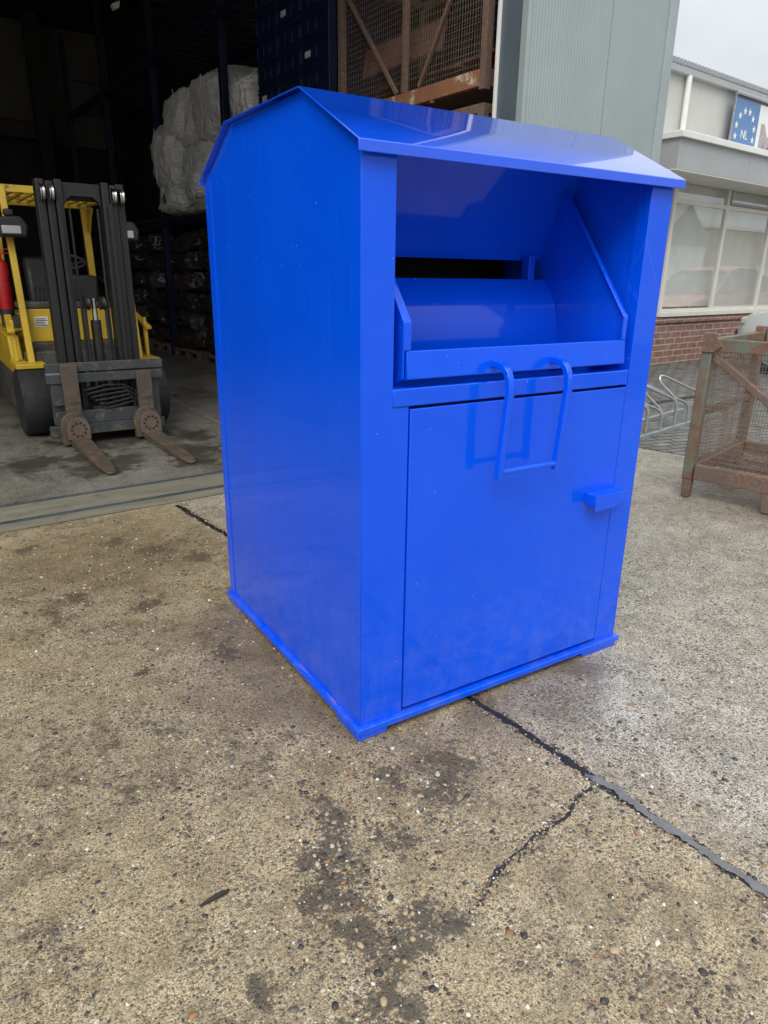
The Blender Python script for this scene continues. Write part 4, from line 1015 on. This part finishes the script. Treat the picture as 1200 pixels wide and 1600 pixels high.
# ------------------------------------------------------------------ cars
def make_car(label, paint, loc, rz):
    t = thing('parked_car', label, 'car', loc, rz)
    # stations along x (nose at x=0): (x, half width, z bottom, z belt)
    st = [(0.0, .55, .38, .62), (.06, .68, .30, .72), (.25, .80, .24, .80), (.7, .86, .22, .88), (1.2, .88, .22, .95), (2.0, .89, .22, .98), (3.0, .89, .22, 1.0), (3.7, .87, .24, 1.02), (4.05, .80, .30, 1.0), (4.15, .70, .40, .9)]
    b = MB(); rings = []
    for x, hw, z0, z1 in st:
        pr = [(-hw*.92, z0), (-hw, z0+(z1-z0)*.3), (-hw, z0+(z1-z0)*.62), (-hw*.93, z1-.03), (-hw*.80, z1), (0, z1+.025), (hw*.80, z1), (hw*.93, z1-.03), (hw, z0+(z1-z0)*.62), (hw, z0+(z1-z0)*.3), (hw*.92, z0)]
        rings.append([b.bm.verts.new((x, y, z)) for y, z in pr])
    for a, c in zip(rings, rings[1:]):
        for j in range(len(a)): k = (j+1) % len(a); b.bm.faces.new([a[j], a[k], c[k], c[j]])
    b.bm.faces.new(rings[0][::-1]); b.bm.faces.new(rings[-1]); bd = b.build('body', paint, t, smooth=40)
    def hoop(x0, x1, z0, z1, hw0, hw1): return [(x0, -hw0, z0), (x1, -hw1, z1), (x1, hw1, z1), (x0, hw0, z0)]
    g = MB(); S = [(.95, .80, .93), (1.75, .66, 1.42), (2.3, .66, 1.50), (3.1, .65, 1.48), (3.75, .62, 1.32), (4.05, .72, 1.0)]
    rs = [[g.bm.verts.new((x, -hw*(1.18 if z > 1.1 else 1), min(z, 1.0)-.03 if False else .95)) for _ in (0,)] + [g.bm.verts.new((x, -hw, z)), g.bm.verts.new((x, hw, z)), g.bm.verts.new((x, hw*(1.18 if z > 1.1 else 1), .95))] for x, hw, z in S]
    for a, c in zip(rs, rs[1:]):
        for j in range(3): g.bm.faces.new([a[j], a[j+1], c[j+1], c[j]])
    g.bm.faces.new(rs[0][::-1]); g.bm.faces.new(rs[-1]); g.build('glasshouse', 'plastic_black' if False else 'seat_vinyl', t, smooth=30)
    rf = MB(); P = [(1.70, .64, 1.425), (2.3, .65, 1.515), (3.1, .64, 1.495), (3.72, .60, 1.35)]
    L = [[rf.bm.verts.new((x, s*hw, z)) for s in (-1, 1)] for x, hw, z in P]; U = [[rf.bm.verts.new((x, s*hw*.93, z+.03)) for s in (-1, 1)] for x, hw, z in P]
    for i in range(3):
        rf.bm.faces.new([U[i][0], U[i][1], U[i+1][1], U[i+1][0]])
        for s in (0, 1): rf.bm.faces.new([L[i][s], L[i+1][s], U[i+1][s], U[i][s]])
    rf.bm.faces.new([L[0][0], L[0][1], U[0][1], U[0][0]]); rf.bm.faces.new([L[3][0], L[3][1], U[3][1], U[3][0]])
    rf.build('roof', paint, t, smooth=40)
    for s in (-1, 1):
        for a, c in (((.98, .80, .94), (1.74, .67, 1.43)), ((2.45, .79, .98), (2.5, .67, 1.49)), ((3.98, .74, 1.0), (3.70, .63, 1.34))):
            MB().beam((a[0], s*a[1]*1.02, a[2]), (c[0], s*c[1]*1.02, c[2]), .05, .05).build('pillar', paint, t, .01)
        for x in (.75, 3.35):
            wh = MB().lathe([(.20, s*.68), (.30, s*.68), (.315, s*.72), (.315, s*.86), (.30, s*.895), (.20, s*.895)], 'X' if False else 'Y', (x, 0, .315), 32).build('wheel', 'rubber', t, smooth=40)
            MB().lathe([(.03, s*.90), (.19, s*.895), (.20, s*.85), (.03, s*.84)], 'Y', (x, 0, .315), 24).build('rim', 'galvanised', wh, smooth=40)
        MB().box((.10, min(s*.52, s*.74), .63), (.30, max(s*.52, s*.74), .74)).build('headlight', 'lamp_lens', t, .03)
        MB().box((1.32, min(s*.90, s*1.02), .96), (1.45, max(s*.90, s*1.02), 1.08)).build('mirror', paint, t, .03)
    MB().box((-.03, -.62, .28), (.10, .62, .56)).build('bumper', 'plastic_black', t, .04)
    MB().box((-.02, -.72, .22), (.20, .72, .34)).build('bumper', 'plastic_black', t, .03)
    return t
c1 = make_car('silver car with dark bumper, its nose just inside the right edge', 'silver_paint', W6(11.50, 4.25, .005), -84); c1.scale = (1, 1.04, 1.15)
c2 = make_car('red car beyond the right edge, seen only reflected in the office windows', 'car_red', W6(16.0, 1.9, .005), 6); c2.scale = (1.08, 1.05, 1.14)

# houses across the yard, seen only as reflections in the windows
def house(label, u, v, w_, d, h, rh, wall, gable_x):
    t = thing('house', label, 'house', W6(u, v, 0), 6)
    MB().box((0, 0, 0), (w_, d, h)).build('wall', wall, t)
    r = MB()
    if gable_x: pts = [(-.2, d+.2, h), (w_+.2, d+.2, h), (w_/2, d+.2, h+rh)]; r.prism(pts, (0, -d-.4, 0))
    else: pts = [(-.2, -.2, h), (-.2, d+.2, h), (-.2, d/2, h+rh)]; r.prism(pts, (w_+.4, 0, 0))
    r.build('roof', 'roof_tile', t)
    for k in range(int(w_/3)):
        MB().box((1+k*3, d+.001, 1.0), (2.2+k*3, d+.04, 2.3)).build('window', 'cream_frame', t)
house('pale grey gabled house seen only reflected in the left office window', 39.5, -21, 5.6, 8, 3.5, 2.4, 'house_grey', True)
house('brown brick house seen only reflected in the second office window', 45.6, -21, 14, 8, 4.6, .8, 'brown_brick', False)
